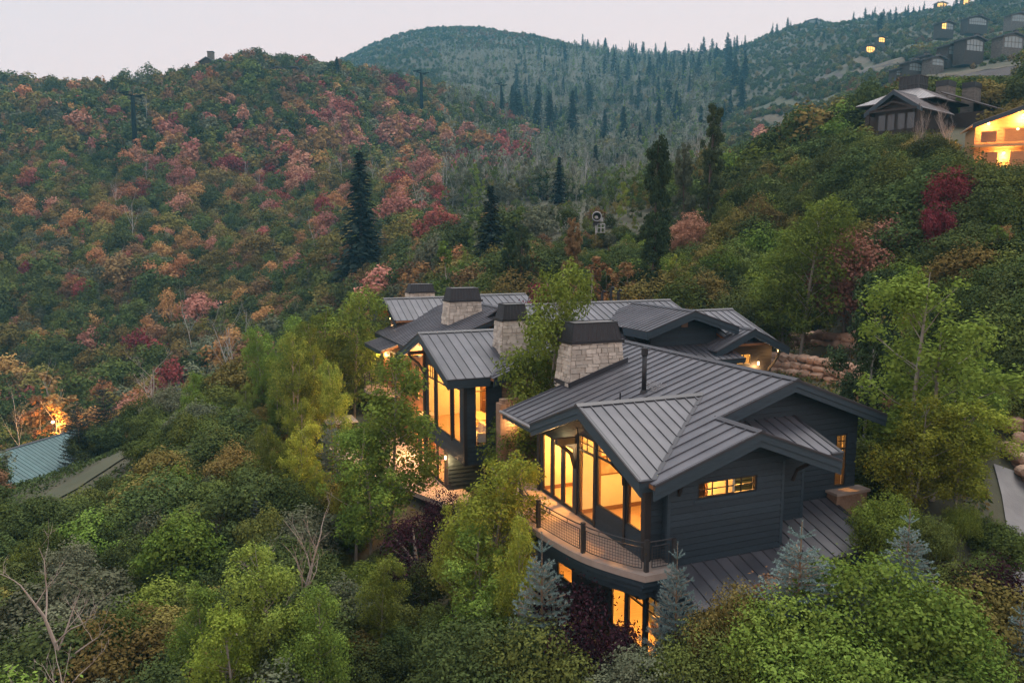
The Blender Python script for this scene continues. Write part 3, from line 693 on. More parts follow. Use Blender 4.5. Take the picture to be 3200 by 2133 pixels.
# flue pipe with snow guards
zp = PLz(3.57, 0)
fl = MB().tube([(3.57, 5.93, zp - .1), (3.57, 5.93, 6.2)], .1, 14).build('flue_pipe', M_CAP, house, smooth=True)
MB().tube([(3.57, 5.93, 6.05), (3.57, 5.93, 6.1), (3.57, 5.93, 6.36), (3.57, 5.93, 6.4)], [.12, .14, .14, .12], 14).build('flue_cap', M_CAP, fl)
MB().tube([(3.57, 5.93, zp - .08), (3.57, 5.93, zp + .12)], [.2, .12], 14).build('flue_boot', M_CAP, fl)
sg = MB()
for k in range(4):
    y = 5.35 + .34 * k
    sg.tube([(3.72, y, PLz(3.72, 0) + .08), (4.28, y, PLz(4.28, 0) + .13), (4.33, y + .09, PLz(4.33, 0) + .13), (4.28, y + .18, PLz(4.28, 0) + .13), (3.72, y + .18, PLz(3.72, 0) + .08)], .014, 5)
for x in (3.85, 4.1): sg.tube([(x, 5.3, PLz(x, 0) + .11), (x, 6.6, PLz(x, 0) + .11)], .016, 5)
sg.build('snow_guard', MATS['gutter_metal'], r_main)
MB().tube([(2.65, 6.3, PLz(2.65, 0) - .05), (2.65, 6.3, PLz(2.65, 0) + .3)], .035, 8).build('vent_pipe', M_CAP, r_main)

# ---- middle wing
MWz = lambda x, y: 5.61 - .36 * abs(21.05 - y)
def mw_lo(x): return 15.9 if x < .55 else min(21.05, 15.9 + (x - .55) * 1.02)
r_mw = roof_part(house, 'x', -1.8, 5.4, .5, mw_lo, lambda x: 21.05, MWz, (.55,))
r_mwl = roof_part(house, 'x', -1.8, 5.4, .5, lambda x: 21.05, lambda x: 26.15, MWz)
ridge_cap(r_mw, (-1.87, 21.05, 5.61), (5.4, 21.05, 5.61))
fascia(r_mw, (-1.8, 21.05, 5.585), (-1.8, 15.9, MWz(0, 15.9) - .025), (-1, 0, 0), .27, .22); fascia(r_mwl, (-1.8, 21.05, 5.585), (-1.8, 26.15, MWz(0, 26.15) - .025), (-1, 0, 0), .27, .22)
fascia(r_mw, (-1.8, 15.9, MWz(0, 15.9) - .02), (.55, 15.9, MWz(0, 15.9) - .02), (0, -1, 0), .24, .2)
# small gable slope beside it, dropping to the left into the valley
SGz = lambda x, y: 3.76 + .37 * (x - .55)
r_sg = roof_part(house, 'y', 15.4, 20.5, .42, lambda y: max(.55, .55 + (y - 15.9) / 1.02), lambda y: 5.4, SGz, (15.9,))
fascia(r_sg, (.55, 15.4, SGz(.55, 0) - .025), (5.4, 15.4, SGz(5.4, 0) - .025), (0, -1, 0), .24, .18)
valley(r_sg, (.6, 15.95, 3.8), (5.2, 20.6, 5.48))
WW = [(17.25, 18.5, .0, 3.0), (18.85, 21.45, .0, 3.55), (21.8, 23.25, .0, 3.55)]
gab_mw = [(.36, 1, 5.61 + .36 * 21.05 - .16), (-.36, 1, 5.61 - .36 * 21.05 - .16)]
wall(house, 'x', -.64, -1, 16.5, 23.6, -1.0, 5.5, WW, gab_mw, thick=.06, inner=M_PLASTER, siding=.24)
window(house, 'x', -.64, -1, *WW[0], fw=.09); window(house, 'x', -.64, -1, *WW[1], rows=[2.75], fw=.09)
window(house, 'x', -.64, -1, *WW[2], rows=[2.75], munt=[(21.9, 23.15, 2.8, 3.47, 3, 2)], fw=.09)
SW = (-.1, .58, -.02, 3.34)
wall(house, 'y', 16.5, -1, -.64, 1.42, -1.0, 3.75, [SW], inner=M_PLASTER, siding=.24)
window(house, 'y', 16.5, -1, *SW, rows=[2.95], munt=[(-.02, .5, 3.0, 3.28, 2, 1)], fw=.05)
for y in (18.68, 21.62): MB().box(-.73, -.65, y - .1, y + .1, -.1, 4.0).build('timber_post', M_TIMBER, house)
MB().box(-.74, -.56, 16.42, 16.6, -1.0, 3.6).build('timber_post', M_TIMBER, house); MB().box(-.8, -.6, 23.5, 23.75, -3.3, 4.5).build('timber_post', M_TIMBER, house)
for a, b in ((23.6, 3.2), ): MB().tube([(-.75, a, 2.9), (-1.1, a, 3.5), (-1.7, a, 4.0)], .08, 6).build('bracket', M_TIMBER, house)
MB().box(-1.75, -.7, 23.45, 23.7, 4.05, 4.25).build('timber_beam', M_TIMBER, house)
MB().box(-.5, 6, 16.7, 26, -.95, -.02).build('room_floor', M_FLOORWOOD, house)
MB().box(5.8, 5.9, 16.7, 26, -.02, 4.5).build('partition', M_PLASTER, house); MB().box(1.45, 5.8, 16.62, 16.7, -.02, 4).build('partition', M_PLASTER, house); MB().box(-.4, 5.8, 24.6, 24.7, -.02, 4).build('partition', M_PLASTER, house)
MB().box(2.6, 5.6, 21.5, 21.8, -.02, 2.4).build('shelf_wall', M_TRIMWOOD, house)
for y, t in ((17.8, 'by the tall side window'), (20.2, 'behind the wide middle pane'), (22.6, 'behind the farthest pane')): room_lamp(2.2, y, 3.6, 375, 'lit round ceiling lamp of the glazed middle wing ' + t)
# lower storey of the middle wing
LM = [(20.5, 21.9, -3.25, -1.1), (22.0, 23.4, -3.25, -1.1), (23.5, 25.4, -3.25, -1.1)]
wall(house, 'x', -.5, -1, 19.9, 26, -3.35, -1.0, LM, siding=0, thick=.06, inner=M_PLASTER, m=M_TIMBER)
for w in LM: window(house, 'x', -.5, -1, *w, fw=.07)
wall(house, 'y', 19.9, -1, -.5, 3.0, -3.35, -1.0, siding=.24)
wall(house, 'y', 16.9, -1, .6, 3.0, -3.4, -.95, siding=0, m=M_TIMBER)
MB().box(-.3, 5, 20.1, 26, -3.45, -3.32).build('room_floor', M_FLOORWOOD, house); MB().box(4, 4.1, 20.1, 26, -3.3, -1).build('partition', M_PLASTER, house)
room_lamp(1.6, 22.8, -1.15, 356, 'lit round ceiling lamp in the lower room beside the stone terrace')
# brown stone wall linking the wings
BR = bpy.data.materials.new('coursed_sandstone'); BR.use_nodes = True
_n = BR.node_tree.nodes; _l = BR.node_tree.links; _b = _n['Principled BSDF']; _b.inputs['Roughness'].default_value = .9
_t = _n.new('ShaderNodeTexBrick'); _t.inputs['Color1'].default_value = (.30, .19, .12, 1); _t.inputs['Color2'].default_value = (.42, .29, .19, 1); _t.inputs['Mortar'].default_value = (.10, .07, .05, 1)
_t.inputs['Scale'].default_value = 1.0; _t.inputs['Brick Width'].default_value = .42; _t.inputs['Row Height'].default_value = .17; _t.inputs['Mortar Size'].default_value = .012; _t.inputs['Bias'].default_value = -.2
_c = _n.new('ShaderNodeTexCoord'); _m = _n.new('ShaderNodeMapping'); _m.inputs['Rotation'].default_value = (R(90), 0, 0)
_l.new(_c.outputs['Object'], _m.inputs[0]); _l.new(_m.outputs[0], _t.inputs['Vector']); _l.new(_t.outputs['Color'], _b.inputs['Base Color'])
_bp = _n.new('ShaderNodeBump'); _bp.inputs['Strength'].default_value = .6; _bp.inputs['Distance'].default_value = .03; _bp.invert = True
_l.new(_t.outputs['Fac'], _bp.inputs['Height']); _l.new(_bp.outputs[0], _b.inputs['Normal']); M_COURSE = BR
wall(house, 'y', 16.46, -1, 1.44, 5.4, -3.3, 5.4, (), [(-.37, 1, 3.76 - .37 * .55 - .18)], siding=0, m=M_COURSE, name='stone_wall')
MB().box(.1, 5.2, 13.2, 13.6, -3.4, 3.1).build('stone_wall', M_COURSE, house)
MB().box(-.02, .28, 13.1, 13.7, -3.4, 2.9).build('stone_pier', M_BROWNSTONE, house)
# ---- long rear-left roof, back-left gable, rear main roofs
MLz = lambda x, y: 3.73 + .366 * (x + .25)
r_ml = roof_part(house, 'y', 26.5, 38.6, .46, lambda y: -.25, lambda y: 6.4, MLz)
ridge_cap(r_ml, (6.4, 26.5, 6.16), (6.4, 38.6, 6.16)); fascia(r_ml, (-.25, 26.5, 3.7), (-.25, 38.6, 3.7), (-1, 0, 0), .2, .12); fascia(r_ml, (-.25, 38.6, 3.7), (6.4, 38.6, 6.13), (0, 1, 0), .2, .12)
fascia(r_ml, (-.25, 26.5, 3.7), (6.4, 26.5, 6.13), (0, -1, 0), .2, .12)
roof_part(house, 'y', 26.5, 38.6, .46, lambda y: 6.4, lambda y: 11.5, lambda x, y: 6.16 - .36 * (x - 6.4), panels=False, mslab=M_ROOF)
BLz = lambda x, y: 6.2 - .44 * abs(40.2 - y)
r_bl = roof_part(house, 'x', .9, 7.5, .5, lambda x: 36.9, lambda x: 40.2, BLz); r_bl2 = roof_part(house, 'x', .9, 7.5, .5, lambda x: 40.2, lambda x: 43.8, BLz)
ridge_cap(r_bl, (.84, 40.2, 6.2), (7.5, 40.2, 6.2)); fascia(r_bl, (.9, 40.2, 6.17), (.9, 36.9, BLz(0, 36.9) - .02), (-1, 0, 0)); fascia(r_bl2, (.9, 40.2, 6.17), (.9, 43.8, BLz(0, 43.8) - .02), (-1, 0, 0))
wall(house, 'x', 2.2, -1, 37.5, 43.4, -3, 6.0, [(38.4, 42.2, .6, 3.2)], [(.44, 1, 6.2 + .44 * 40.2 - .2), (-.44, 1, 6.2 - .44 * 40.2 - .2)], siding=0, m=M_TRIMWOOD, inner=M_PLASTER)
window(house, 'x', 2.2, -1, 38.4, 42.2, .6, 3.2, cols=[39.6, 41.0], fw=.08)
LRz = lambda x, y: 3.25 + .3 * (x + 1.4)
r_low = roof_part(house, 'y', 31.5, 36.6, .42, lambda y: -1.5, lambda y: .2, LRz); fascia(r_low, (-1.5, 31.5, LRz(-1.5, 0) - .02), (-1.5, 36.6, LRz(-1.5, 0) - .02), (-1, 0, 0), .14, .1)
RBz = lambda x, y: 6.62 - .34 * (25.6 - y)
r_rb = roof_part(house, 'x', 5.0, 18.0, .52, lambda x: 14.6 if x < 15.5 else 19.4, lambda x: 25.6, RBz, (15.5,))
roof_part(house, 'x', 5.0, 18.0, .52, lambda x: 25.6, lambda x: 34, lambda x, y: 6.62 - .34 * (y - 25.6), panels=False, mslab=M_ROOF)
ridge_cap(r_rb, (5.0, 25.6, 6.62), (18.05, 25.6, 6.62)); fascia(r_rb, (18, 25.6, 6.59), (18, 19.4, RBz(0, 19.4) - .02), (1, 0, 0)); fascia(r_rb, (15.5, 19.4, RBz(0, 19.4) - .02), (15.5, 14.6, RBz(0, 14.6) - .02), (1, 0, 0))
R1z = lambda x, y: 6.55 - .34 * (36.5 - y)
r_r1 = roof_part(house, 'x', 6.4, 11.6, .52, lambda x: 30, lambda x: 36.5, R1z); ridge_cap(r_r1, (6.4, 36.5, 6.55), (11.6, 36.5, 6.55))
DGz = lambda x, y: 6.6 - .33 * abs(x - 14.3)
dg_hi = lambda y: 14.3 + 3.25
r_dg = roof_part(house, 'y', 17.4, 24.6, .42, lambda y: max(11.0, 14.3 - max(0, (6.6 - RBz(0, y)) / .33)), lambda y: 14.3, DGz)
r_dg2 = roof_part(house, 'y', 17.4, 24.6, .42, lambda y: 14.3, lambda y: min(17.6, 14.3 + max(0, (6.6 - RBz(0, y)) / .33)), DGz)
ridge_cap(r_dg, (14.3, 17.33, 6.6), (14.3, 24.6, 6.6)); fascia(r_dg, (14.3, 17.4, 6.575), (11.0, 17.4, DGz(11, 0) - .025), (0, -1, 0), .26, .2); fascia(r_dg2, (14.3, 17.4, 6.575), (17.6, 17.4, DGz(17.6, 0) - .025), (0, -1, 0), .26, .2)
fascia(r_dg, (11.0, 17.4, DGz(11, 0) - .02), (11.0, 20.2, DGz(11, 0) - .02), (-1, 0, 0), .26, .2)
valley(r_dg, (14.3, 24.6, 6.6), (11.1, 21.3, 5.45))
wall(house, 'y', 18.5, -1, 11.9, 16.7, 3.6, 6.5, (), [(-.33, 1, 6.6 - .33 * 14.3 - .18), (.33, 1, 6.6 + .33 * 14.3 - .18)], siding=.22)
MB().box(14.05, 14.5, 18.38, 18.46, 5.55, 5.95).build('vent_grille', M_BROWNSTONE, house)
for x in (12.4, 14.3, 16.3): MB().box(x - .07, x + .07, 17.5, 18.45, DGz(x, 0) - .48, DGz(x, 0) - .3).build('timber_beam', M_TIMBER, house)
r_dp = roof_part(house, 'x', 11.6, 17.2, .42, lambda x: 16.2, lambda x: 18.45, lambda x, y: 4.1 + .3 * (y - 17.3)); fascia(r_dp, (11.6, 16.2, 3.74), (17.2, 16.2, 3.74), (0, -1, 0), .16, .1)
wall(house, 'y', 17.0, -1, 11.6, 17.2, -1, 3.9, siding=0)
RGz = lambda x, y: 5.4 - .44 * abs(x - 18.2)
r_rg = roof_part(house, 'y', 16.7, 22, .42, lambda y: 15.4, lambda y: 18.2, RGz); r_rg2 = roof_part(house, 'y', 16.7, 22, .42, lambda y: 18.2, lambda y: 21.0, RGz)
ridge_cap(r_rg, (18.2, 16.6, 5.4), (18.2, 22, 5.4), sl=.44); fascia(r_rg, (18.2, 16.7, 5.375), (15.4, 16.7, RGz(15.4, 0) - .025), (0, -1, 0), .24, .2); fascia(r_rg, (15.4, 16.7, RGz(15.4, 0) - .02), (15.4, 22, RGz(15.4, 0) - .02), (-1, 0, 0), .2, .14); fascia(r_rg2, (18.2, 16.7, 5.375), (21.0, 16.7, RGz(21, 0) - .025), (0, -1, 0), .24, .2)
R3z = lambda x, y: 6.2 - .36 * (21.6 - y)
r_r3 = roof_part(house, 'x', 16.8, 20.3, .48, lambda x: 17.0, lambda x: 21.6, R3z); roof_part(house, 'x', 16.8, 20.3, .48, lambda x: 21.6, lambda x: 26, lambda x, y: 6.2 - .36 * (y - 21.6), panels=False, mslab=M_ROOF)
ridge_cap(r_r3, (16.8, 21.6, 6.2), (20.35, 21.6, 6.2)); fascia(r_r3, (20.3, 21.6, 6.17), (20.3, 17.0, R3z(0, 17) - .02), (1, 0, 0), .2, .14)
GW = (17.3, 19.0, 3.05, 3.75)
wall(house, 'y', 17.9, -1, 15.9, 20.6, .4, 5.2, [GW], [(-.44, 1, 5.4 - .44 * 18.2 - .2), (.44, 1, 5.4 + .44 * 18.2 - .2)], siding=.24, msid=M_TIMBER, inner=M_PLASTER)
window(house, 'y', 17.9, -1, *GW, cols=[17.87, 18.44], fw=.06)
MB().box(15.9, 20.4, 19.6, 19.7, .5, 4).build('partition', M_PLASTER, house)
room_lamp(18.2, 18.8, 4.2, 177, 'lit round ceiling lamp behind the three-pane window by the retaining wall')
MB().tube([(20.3, 17.8, 2.6), (20.35, 17.2, 3.3), (20.4, 16.9, 3.9)], .09, 6).build('bracket', M_TIMBER, house)
# rear vent pipes standing behind the main ridge
for i, x in enumerate((13.1, 13.8, 14.4)):
    h = (.55, .8, .6)[i]; MB().tube([(x, 26.6, 6.2), (x, 26.6, 6.62 + h), (x + .08, 26.6, 6.75 + h), (x + .22, 26.6, 6.7 + h)], .1, 8).build('vent_pipe', M_CAP, house)
# hidden bodies under the rear roofs
wall(house, 'y', 15.6, -1, 5.2, 15.9, -3, 3.0, siding=0); wall(house, 'x', .3, -1, 27, 38, -3.3, 3.7, [(28.2, 29.4, .2, 2.6), (30.0, 31.6, .2, 2.6), (33, 36, .2, 2.6)], siding=.24, inner=M_PLASTER, msid=M_SOFFIT)
for a, b in ((28.2, 29.4), (30.0, 31.6), (33, 36)): window(house, 'x', .3, -1, a, b, .2, 2.6, fw=.08)
MB().box(.5, 6, 27, 38, -.2, -.05).build('room_floor', M_FLOORWOOD, house); MB().box(4.2, 4.3, 27, 38, -.05, 4.2).build('partition', M_PLASTER, house)
room_lamp(2.4, 29.5, 3.4, 316, 'lit round ceiling lamp in the rear room under the long roof'); room_lamp(2.4, 34.5, 3.4, 316, 'lit round ceiling lamp in the rear room next to the balcony'); room_lamp(3.6, 40, 2.9, 237, 'lit round ceiling lamp behind the back gable')
wall(house, 'y', 27, -1, .3, 6, -3.3, 4, siding=.24, msid=M_SOFFIT)
# rear balcony with curved railing
bp_ = [(.3 + 2.3 * math.sin(t) * -1, 34.5 + 2.6 * math.cos(t)) for t in np.linspace(0.15, math.pi - .15, 15)]
bal = MB().prism([(x, y, -.15) for x, y in bp_], (0, 0, .2)).build('balcony', M_CONC, house)
b2 = MB()
for z in (.55, .8, 1.05): b2.tube([(x * .97, y, z) for x, y in bp_], .025, 5)
for x, y in bp_[::3]: b2.tube([(x * .97, y, .05), (x * .97, y, 1.08)], .035, 5)
b2.build('balcony_railing', M_IRON, bal)

# ---- porch and terrace beside the middle wing
terr = MB().prism([(x, y, -3.62) for x, y in ((-1.4, 17.6), (.4, 17.6), (.4, 19.9), (1.0, 37), (-4.4, 38), (-5.2, 31), (-4.2, 25.5))], (0, 0, .27)).build('terrace', mat('terrace_stone', (.40, .31, .25), .85, (.50, .40, .33), 1.5, .2), None); terr.location = HO; terr.rotation_euler = (0, 0, HA); tag(terr, kind='structure')
def spot_light(x, y, z, power, label, name='porch_lamp', cat='lamp', col=(1.0, .55, .22), frame=True, rad=.12):
    w = h2w(x, y, z) if frame else (x, y, z)
    e = empty(name, w); tag(e, label, cat)
    MB().box(-.07, .07, -.07, .07, .1, .15).box(-.02, .02, -.02, .02, .15, .2).build('lamp_top', M_IRON, e)
    MB().lathe([(.001, -.15), (.06, -.13), (.065, .09), (.001, .1)], n=10).build('lamp_glass', M_BULB, e)
    mb = MB()
    for a in range(4): t = a * math.pi / 2 + .78; mb.tube([(.075 * math.cos(t), .075 * math.sin(t), -.15), (.075 * math.cos(t), .075 * math.sin(t), .1)], .01, 4)
    mb.build('lamp_cage', M_IRON, e)
    d = bpy.data.lights.new('lamp_light', 'POINT'); d.energy = power; d.color = col; d.shadow_soft_size = rad
    o = bpy.data.objects.new('lamp_light', d); COL.objects.link(o); o.parent = e; o.location = (0, 0, -.25)
    if 'soffit' in label: e.scale = (.4, .4, .4)
    return e
spot_light(-.25, 25.2, 2.6, 650, 'bright wall lantern on the sheltered porch behind the middle wing')
spot_light(-.1, 27.6, -1.2, 500, 'bright wall lantern lighting the stone terrace'); spot_light(-.75, 19.6, -1.3, 110, 'small wall lantern beside the lower glass doors of the middle wing')
spot_light(.0, 37.6, 2.4, 60, 'wall lantern by the curved rear balcony'); spot_light(.6, 12.8, 2.2, 22, 'wall lantern on the brown stone link wall'); spot_light(1.4, 40.3, 4.6, 30, 'small soffit lantern under the back gable')
spot_light(-.55, 5.9, 2.85, 55, 'soffit lantern over the glass doors of the deck'); spot_light(19.35, 17.6, 3.15, 70, 'square wall lantern glowing beside the retaining wall', rad=.2)
spot_light(20.6, 17.3, 3.9, 14, 'small soffit lantern under the gable by the retaining wall')
spot_light(-.45, 3.25, 4.2, 14, 'small soffit lantern at the peak of the valley gable above the deck'); spot_light(-1.1, 21.05, 4.9, 30, 'small soffit lantern at the peak of the middle wing gable')
# sofa seen through the tall side window, spa on the terrace
sofa = empty('sofa', h2w(.62, 17.7, -.02), HA); tag(sofa, 'cream sofa with cushions behind the tall side window', 'sofa')
M_SOFA = mat('cream_linen', (.62, .56, .46), .9, (.7, .64, .54), 8, .1)
MB().box(-.45, .45, -.9, .9, .12, .42).build('seat', M_SOFA, sofa); MB().box(.25, .5, -.9, .9, .42, .85).build('backrest', M_SOFA, sofa)
for y in (-.9, .72): MB().box(-.45, .45, y, y + .18, .42, .62).build('armrest', M_SOFA, sofa)
for y in (-.5, .0, .45): MB().prism([(.0, y - .2, .44), (.22, y - .2, .84), (.3, y - .2, .82), (.12, y - .2, .43)], (0, .4, 0)).build('cushion', M_SOFA, sofa)
for x in (-.4, .4):
    for y in (-.8, .8): MB().box(x - .03, x + .03, y - .03, y + .03, 0, .12).build('leg', M_TRIMWOOD, sofa)
spa = empty('hot_tub', h2w(-3.6, 36.2, -3.35), HA); tag(spa, 'square hot tub with pale cover at the edge of the terrace', 'hot tub')
MB().box(-1.1, 1.1, -1.1, 1.1, 0, .9).build('tub_shell', M_TIMBER, spa); MB().box(-1.15, 1.15, -1.15, 1.15, .901, 1.0).build('cover', mat('tub_cover', (.5, .46, .42), .7), spa)

# furnishings glimpsed through the glass
def thing_box(name, label, cat, loc, parts):
    e = empty(name, h2w(*loc), HA); tag(e, label, cat)
    for nm, b, m in parts: MB().box(*b).build(nm, m, e)
    return e
M_CANVAS = mat('canvas_print', (.30, .20, .12), .8, (.55, .45, .30), 3)
thing_box('wall_picture', 'framed picture on the pale wall of the corner room', 'picture', (1.4, 4.93, 1.9), (('picture_frame', (-.55, .55, -.03, 0, -.4, .4), M_TRIMWOOD), ('canvas', (-.48, .48, -.04, -.031, -.33, .33), M_CANVAS)))
thing_box('dresser', 'low wooden dresser against the inner wall of the corner room', 'dresser', (3.1, 3.4, .03), (('carcass', (-.25, .25, -.7, .7, .1, .8), M_TRIMWOOD), ('drawer_front', (-.27, -.252, -.66, -.02, .15, .75), M_FLOORWOOD), ('drawer_front', (-.27, -.252, .02, .66, .15, .75), M_FLOORWOOD), ('leg', (-.22, -.16, -.66, -.6, 0, .1), M_IRON), ('leg', (-.22, -.16, .6, .66, 0, .1), M_IRON)))
thing_box('armchair', 'brown armchair near the corner window of the deck room', 'armchair', (1.3, 1.3, .03), (('seat', (-.4, .4, -.4, .4, .12, .42), M_TRIMWOOD), ('backrest', (.22, .42, -.4, .4, .42, .9), M_TRIMWOOD), ('armrest', (-.4, .4, -.42, -.28, .42, .6), M_TRIMWOOD), ('armrest', (-.4, .4, .28, .42, .42, .6), M_TRIMWOOD)))
thing_box('bookcase', 'tall dark bookcase inside the middle wing', 'bookcase', (4.4, 24.4, -.02), (('carcass', (-1.2, 1.2, -.2, .15, 0, 2.5), M_TRIMWOOD), ('shelf', (-1.15, 1.15, -.24, -.2, .8, .86), M_FLOORWOOD), ('shelf', (-1.15, 1.15, -.24, -.2, 1.6, 1.66), M_FLOORWOOD)))
thing_box('dining_table', 'long wooden table behind the wide pane of the middle wing', 'table', (1.6, 20.3, -.02), (('tabletop', (-.5, .5, -1.1, 1.1, .7, .76), M_FLOORWOOD), ('leg', (-.45, -.37, -1.0, -.92, 0, .7), M_TRIMWOOD), ('leg', (.37, .45, -1.0, -.92, 0, .7), M_TRIMWOOD), ('leg', (-.45, -.37, .92, 1.0, 0, .7), M_TRIMWOOD), ('leg', (.37, .45, .92, 1.0, 0, .7), M_TRIMWOOD)))
thing_box('bed', 'wide bed in the lower room under the deck', 'bed', (2.0, .2, -3.3), (('base', (-.9, .9, -1.0, 1.0, .1, .35), M_TRIMWOOD), ('mattress', (-.88, .88, -.98, .98, .351, .6), M_SOFA), ('headboard', (.9, 1.0, -1.0, 1.0, .1, 1.2), M_TRIMWOOD), ('pillow', (.45, .85, -.8, -.1, .601, .75), M_SOFA), ('pillow', (.45, .85, .1, .8, .601, .75), M_SOFA)))
# ------------------------------------------------------------------ ground hits, roads, walls, neighbours
_ys = np.geomspace(14, 1500, 900)
def ground_at(px, py):
    """first point where the ray of a photograph pixel meets the terrain"""
    r = ray(px, py); X = r[0] / r[1] * _ys; Z = CZ + r[2] / r[1] * _ys; g = terrain(X, _ys)
    k = np.argmax(Z <= g)
    return None if Z[k] > g[k] else (float(X[k]), float(_ys[k]), float(g[k]))
M_DRIVE = mat('driveway_concrete', (.17, .165, .165), .9, (.23, .225, .22), 1.2, .2)
M_MULCH = mat('dark_mulch', (.030, .022, .018), .95, (.05, .038, .03), 6, .5)
M_CUT = mat('bare_earth_bank', (.042, .034, .034), .95, (.065, .052, .048), .4, .5)
M_GRASSDRY = mat('dry_grass', (.085, .070, .048), .95, (.13, .108, .072), .5, .5)
M_GRASSGRN = mat('hill_grass', (.055, .062, .034), .95, (.085, .085, .048), .3, .5)
def ground_patch(name, pix, width, m, lift=.12, n=40, cross=6, pts=None):
    P = pts or [g for g in (ground_at(*p) for p in pix) if g]
    if len(P) < 2: return None
    P = [Vector(p) for p in P]; L_ = [0]
    for a, b in zip(P[:-1], P[1:]): L_.append(L_[-1] + (b - a).length)
    V = []
    for i in range(n + 1):
        s = L_[-1] * i / n; k = max(0, min(len(P) - 2, int(np.searchsorted(L_, s) - 1))); t = (s - L_[k]) / max(1e-6, L_[k + 1] - L_[k]); p = P[k].lerp(P[k + 1], t)
        d = (P[k + 1] - P[k]); nn = Vector((-d.y, d.x, 0)).normalized(); ww = width if m is M_DRIVE else width * (.75 + .5 * float(_vnoise(np.array([i * .23]), np.array([L_[-1] * .01]), 9)[0]))
        for c in range(cross + 1): q = p + nn * ww * (c / cross - .5); V.append((q.x, q.y))
    V = np.array(V); Z = terrain(V[:, 0], V[:, 1]) + lift; Q = np.arange((n + 1) * (cross + 1)).reshape(n + 1, cross + 1)
    F = np.stack([Q[:-1, :-1].ravel(), Q[:-1, 1:].ravel(), Q[1:, 1:].ravel(), Q[1:, :-1].ravel()], 1)
    return tag(link(name, np_mesh(name, np.column_stack([V, Z]), F, m, True)), kind='structure')
PATCHES = []                    # keep plants off these: (points, half width)
def patch(name, pix, width, m, **kw):
    P = [g for g in (ground_at(*p) for p in pix) if g]; PATCHES.append((P, width * (.22 if 'meadow' in name else .5))); return ground_patch(name, pix, width, m, **kw)
drv = [at(3120, 1530, 34), at(3150, 1610, 32), at(3180, 1750, 29.4), at(3200, 1950, 26.6), at(3240, 2250, 23.5)]
drv = [(x + 1.9, y, tz(x + 1.9, y)) for x, y, z in drv]; PATCHES.append((drv, 1.7))
ground_patch('driveway', None, 3.8, M_DRIVE, lift=.1, pts=drv)
patch('grass_path', [(-200, 1720), (60, 1606), (350, 1440), (640, 1322)], 2.2, M_GRASSGRN)
patch('earth_bank', [(2640, 330), (2760, 283), (2900, 258), (3060, 238), (3200, 222)], 17, M_CUT)
patch('earth_bank', [(2520, 262), (2640, 240), (2800, 232)], 16, M_CUT)
patch('dry_grass_strip', [(2640, 318), (2740, 282), (2860, 254), (3000, 232), (3200, 200)], 4.5, M_GRASSDRY, lift=.3)
patch('hill_meadow', [(2850, 165), (2950, 140), (3060, 120), (3180, 100)], 40, M_GRASSGRN)
patch('hill_meadow', [(2340, 350), (2450, 330), (2560, 315), (2620, 310)], 26, M_GRASSGRN)
patch('hill_meadow', [(2300, 400), (2420, 385), (2540, 372), (2700, 368)], 16, M_GRASSDRY)
patch('hill_meadow', [(2620, 215), (2700, 200), (2800, 205)], 16, M_GRASSDRY)
patch('hill_meadow', [(1430, 285), (1500, 290), (1560, 303)], 12, M_GRASSGRN)

# boulder retaining walls
_bv = []
for k in range(7):
    bm = bmesh.new(); bmesh.ops.create_icosphere(bm, subdivisions=2, radius=.5); rr = random.Random(k + 3)
    ph = [rr.uniform(0, 6) for _ in range(6)]
    for v in bm.verts:
        c = v.co; m = max(abs(c.x), abs(c.y), abs(c.z)); c *= (.5 / m) * .84 + .16
        c += c.normalized() * (.05 * math.sin(5 * c.x + ph[0]) + .05 * math.sin(6 * c.y + ph[1]) + .04 * math.sin(7 * c.z + ph[2]))
    me = bpy.data.meshes.new('boulder'); bm.to_mesh(me); bm.free(); me.materials.append(M_REDSTONE); _bv.append(me)
def boulder_wall(label, top, base_drop, course=.5, fixed=False):
    """dry-stacked boulders; every boulder is a child; top = world points along the upper edge"""
    T = [Vector((t[0], t[1], max(tz(t[0], t[1]) + base_drop * .55, t[2]) if not fixed else t[2])) for t in top]; root = empty('retaining_wall', T[0] - Vector((0, 0, base_drop))); tag(root, label, 'wall'); o = root.location
    L_ = [0]
    for a, b in zip(T[:-1], T[1:]): L_.append(L_[-1] + (b - a).length)
    rr = random.Random(len(label)); nz = max(1, round(base_drop / course))
    for c in range(nz + 1):
        s = rr.uniform(-.4, 0)
        while s < L_[-1]:
            w = rr.uniform(.75, 1.6) * course * 1.5; k = max(0, min(len(T) - 2, int(np.searchsorted(L_, s) - 1))); t = (s + w / 2 - L_[k]) / (L_[k + 1] - L_[k]); p = T[k].lerp(T[k + 1], min(1.2, t)); d = (T[k + 1] - T[k])
            h = course * rr.uniform(.85, 1.3); n = Vector((-d.y, d.x, 0)).normalized()
            p = p - Vector((0, 0, base_drop)) + Vector((0, 0, course * (c - .5))) + n * (c * .16 * (1 if n.y > 0 else -1) + rr.uniform(-.1, .1))
            link('boulder', rr.choice(_bv), None, root, p - o, (rr.uniform(-.15, .15), rr.uniform(-.1, .1), math.atan2(d.y, d.x) + rr.uniform(-.2, .2)), (w * 1.08, course * rr.uniform(1.2, 1.7), h * 1.12)); s += w * .97
    return root
def wl(*p): return [(x, y, z) for x, y, z in p]
boulder_wall('lower retaining wall of stacked red boulders lit by the lantern', [at(2385, 1104, 60), at(2480, 1110, 57.5), at(2560, 1122, 55.5), at(2660, 1146, 53), at(2760, 1180, 50.5)], 2.1, .52)
boulder_wall('upper retaining wall of red boulders below the purple bush', [at(2405, 1052, 68), at(2470, 1046, 66), at(2560, 1058, 63.5), at(2660, 1078, 60), at(2760, 1105, 58)], 1.7, .6)
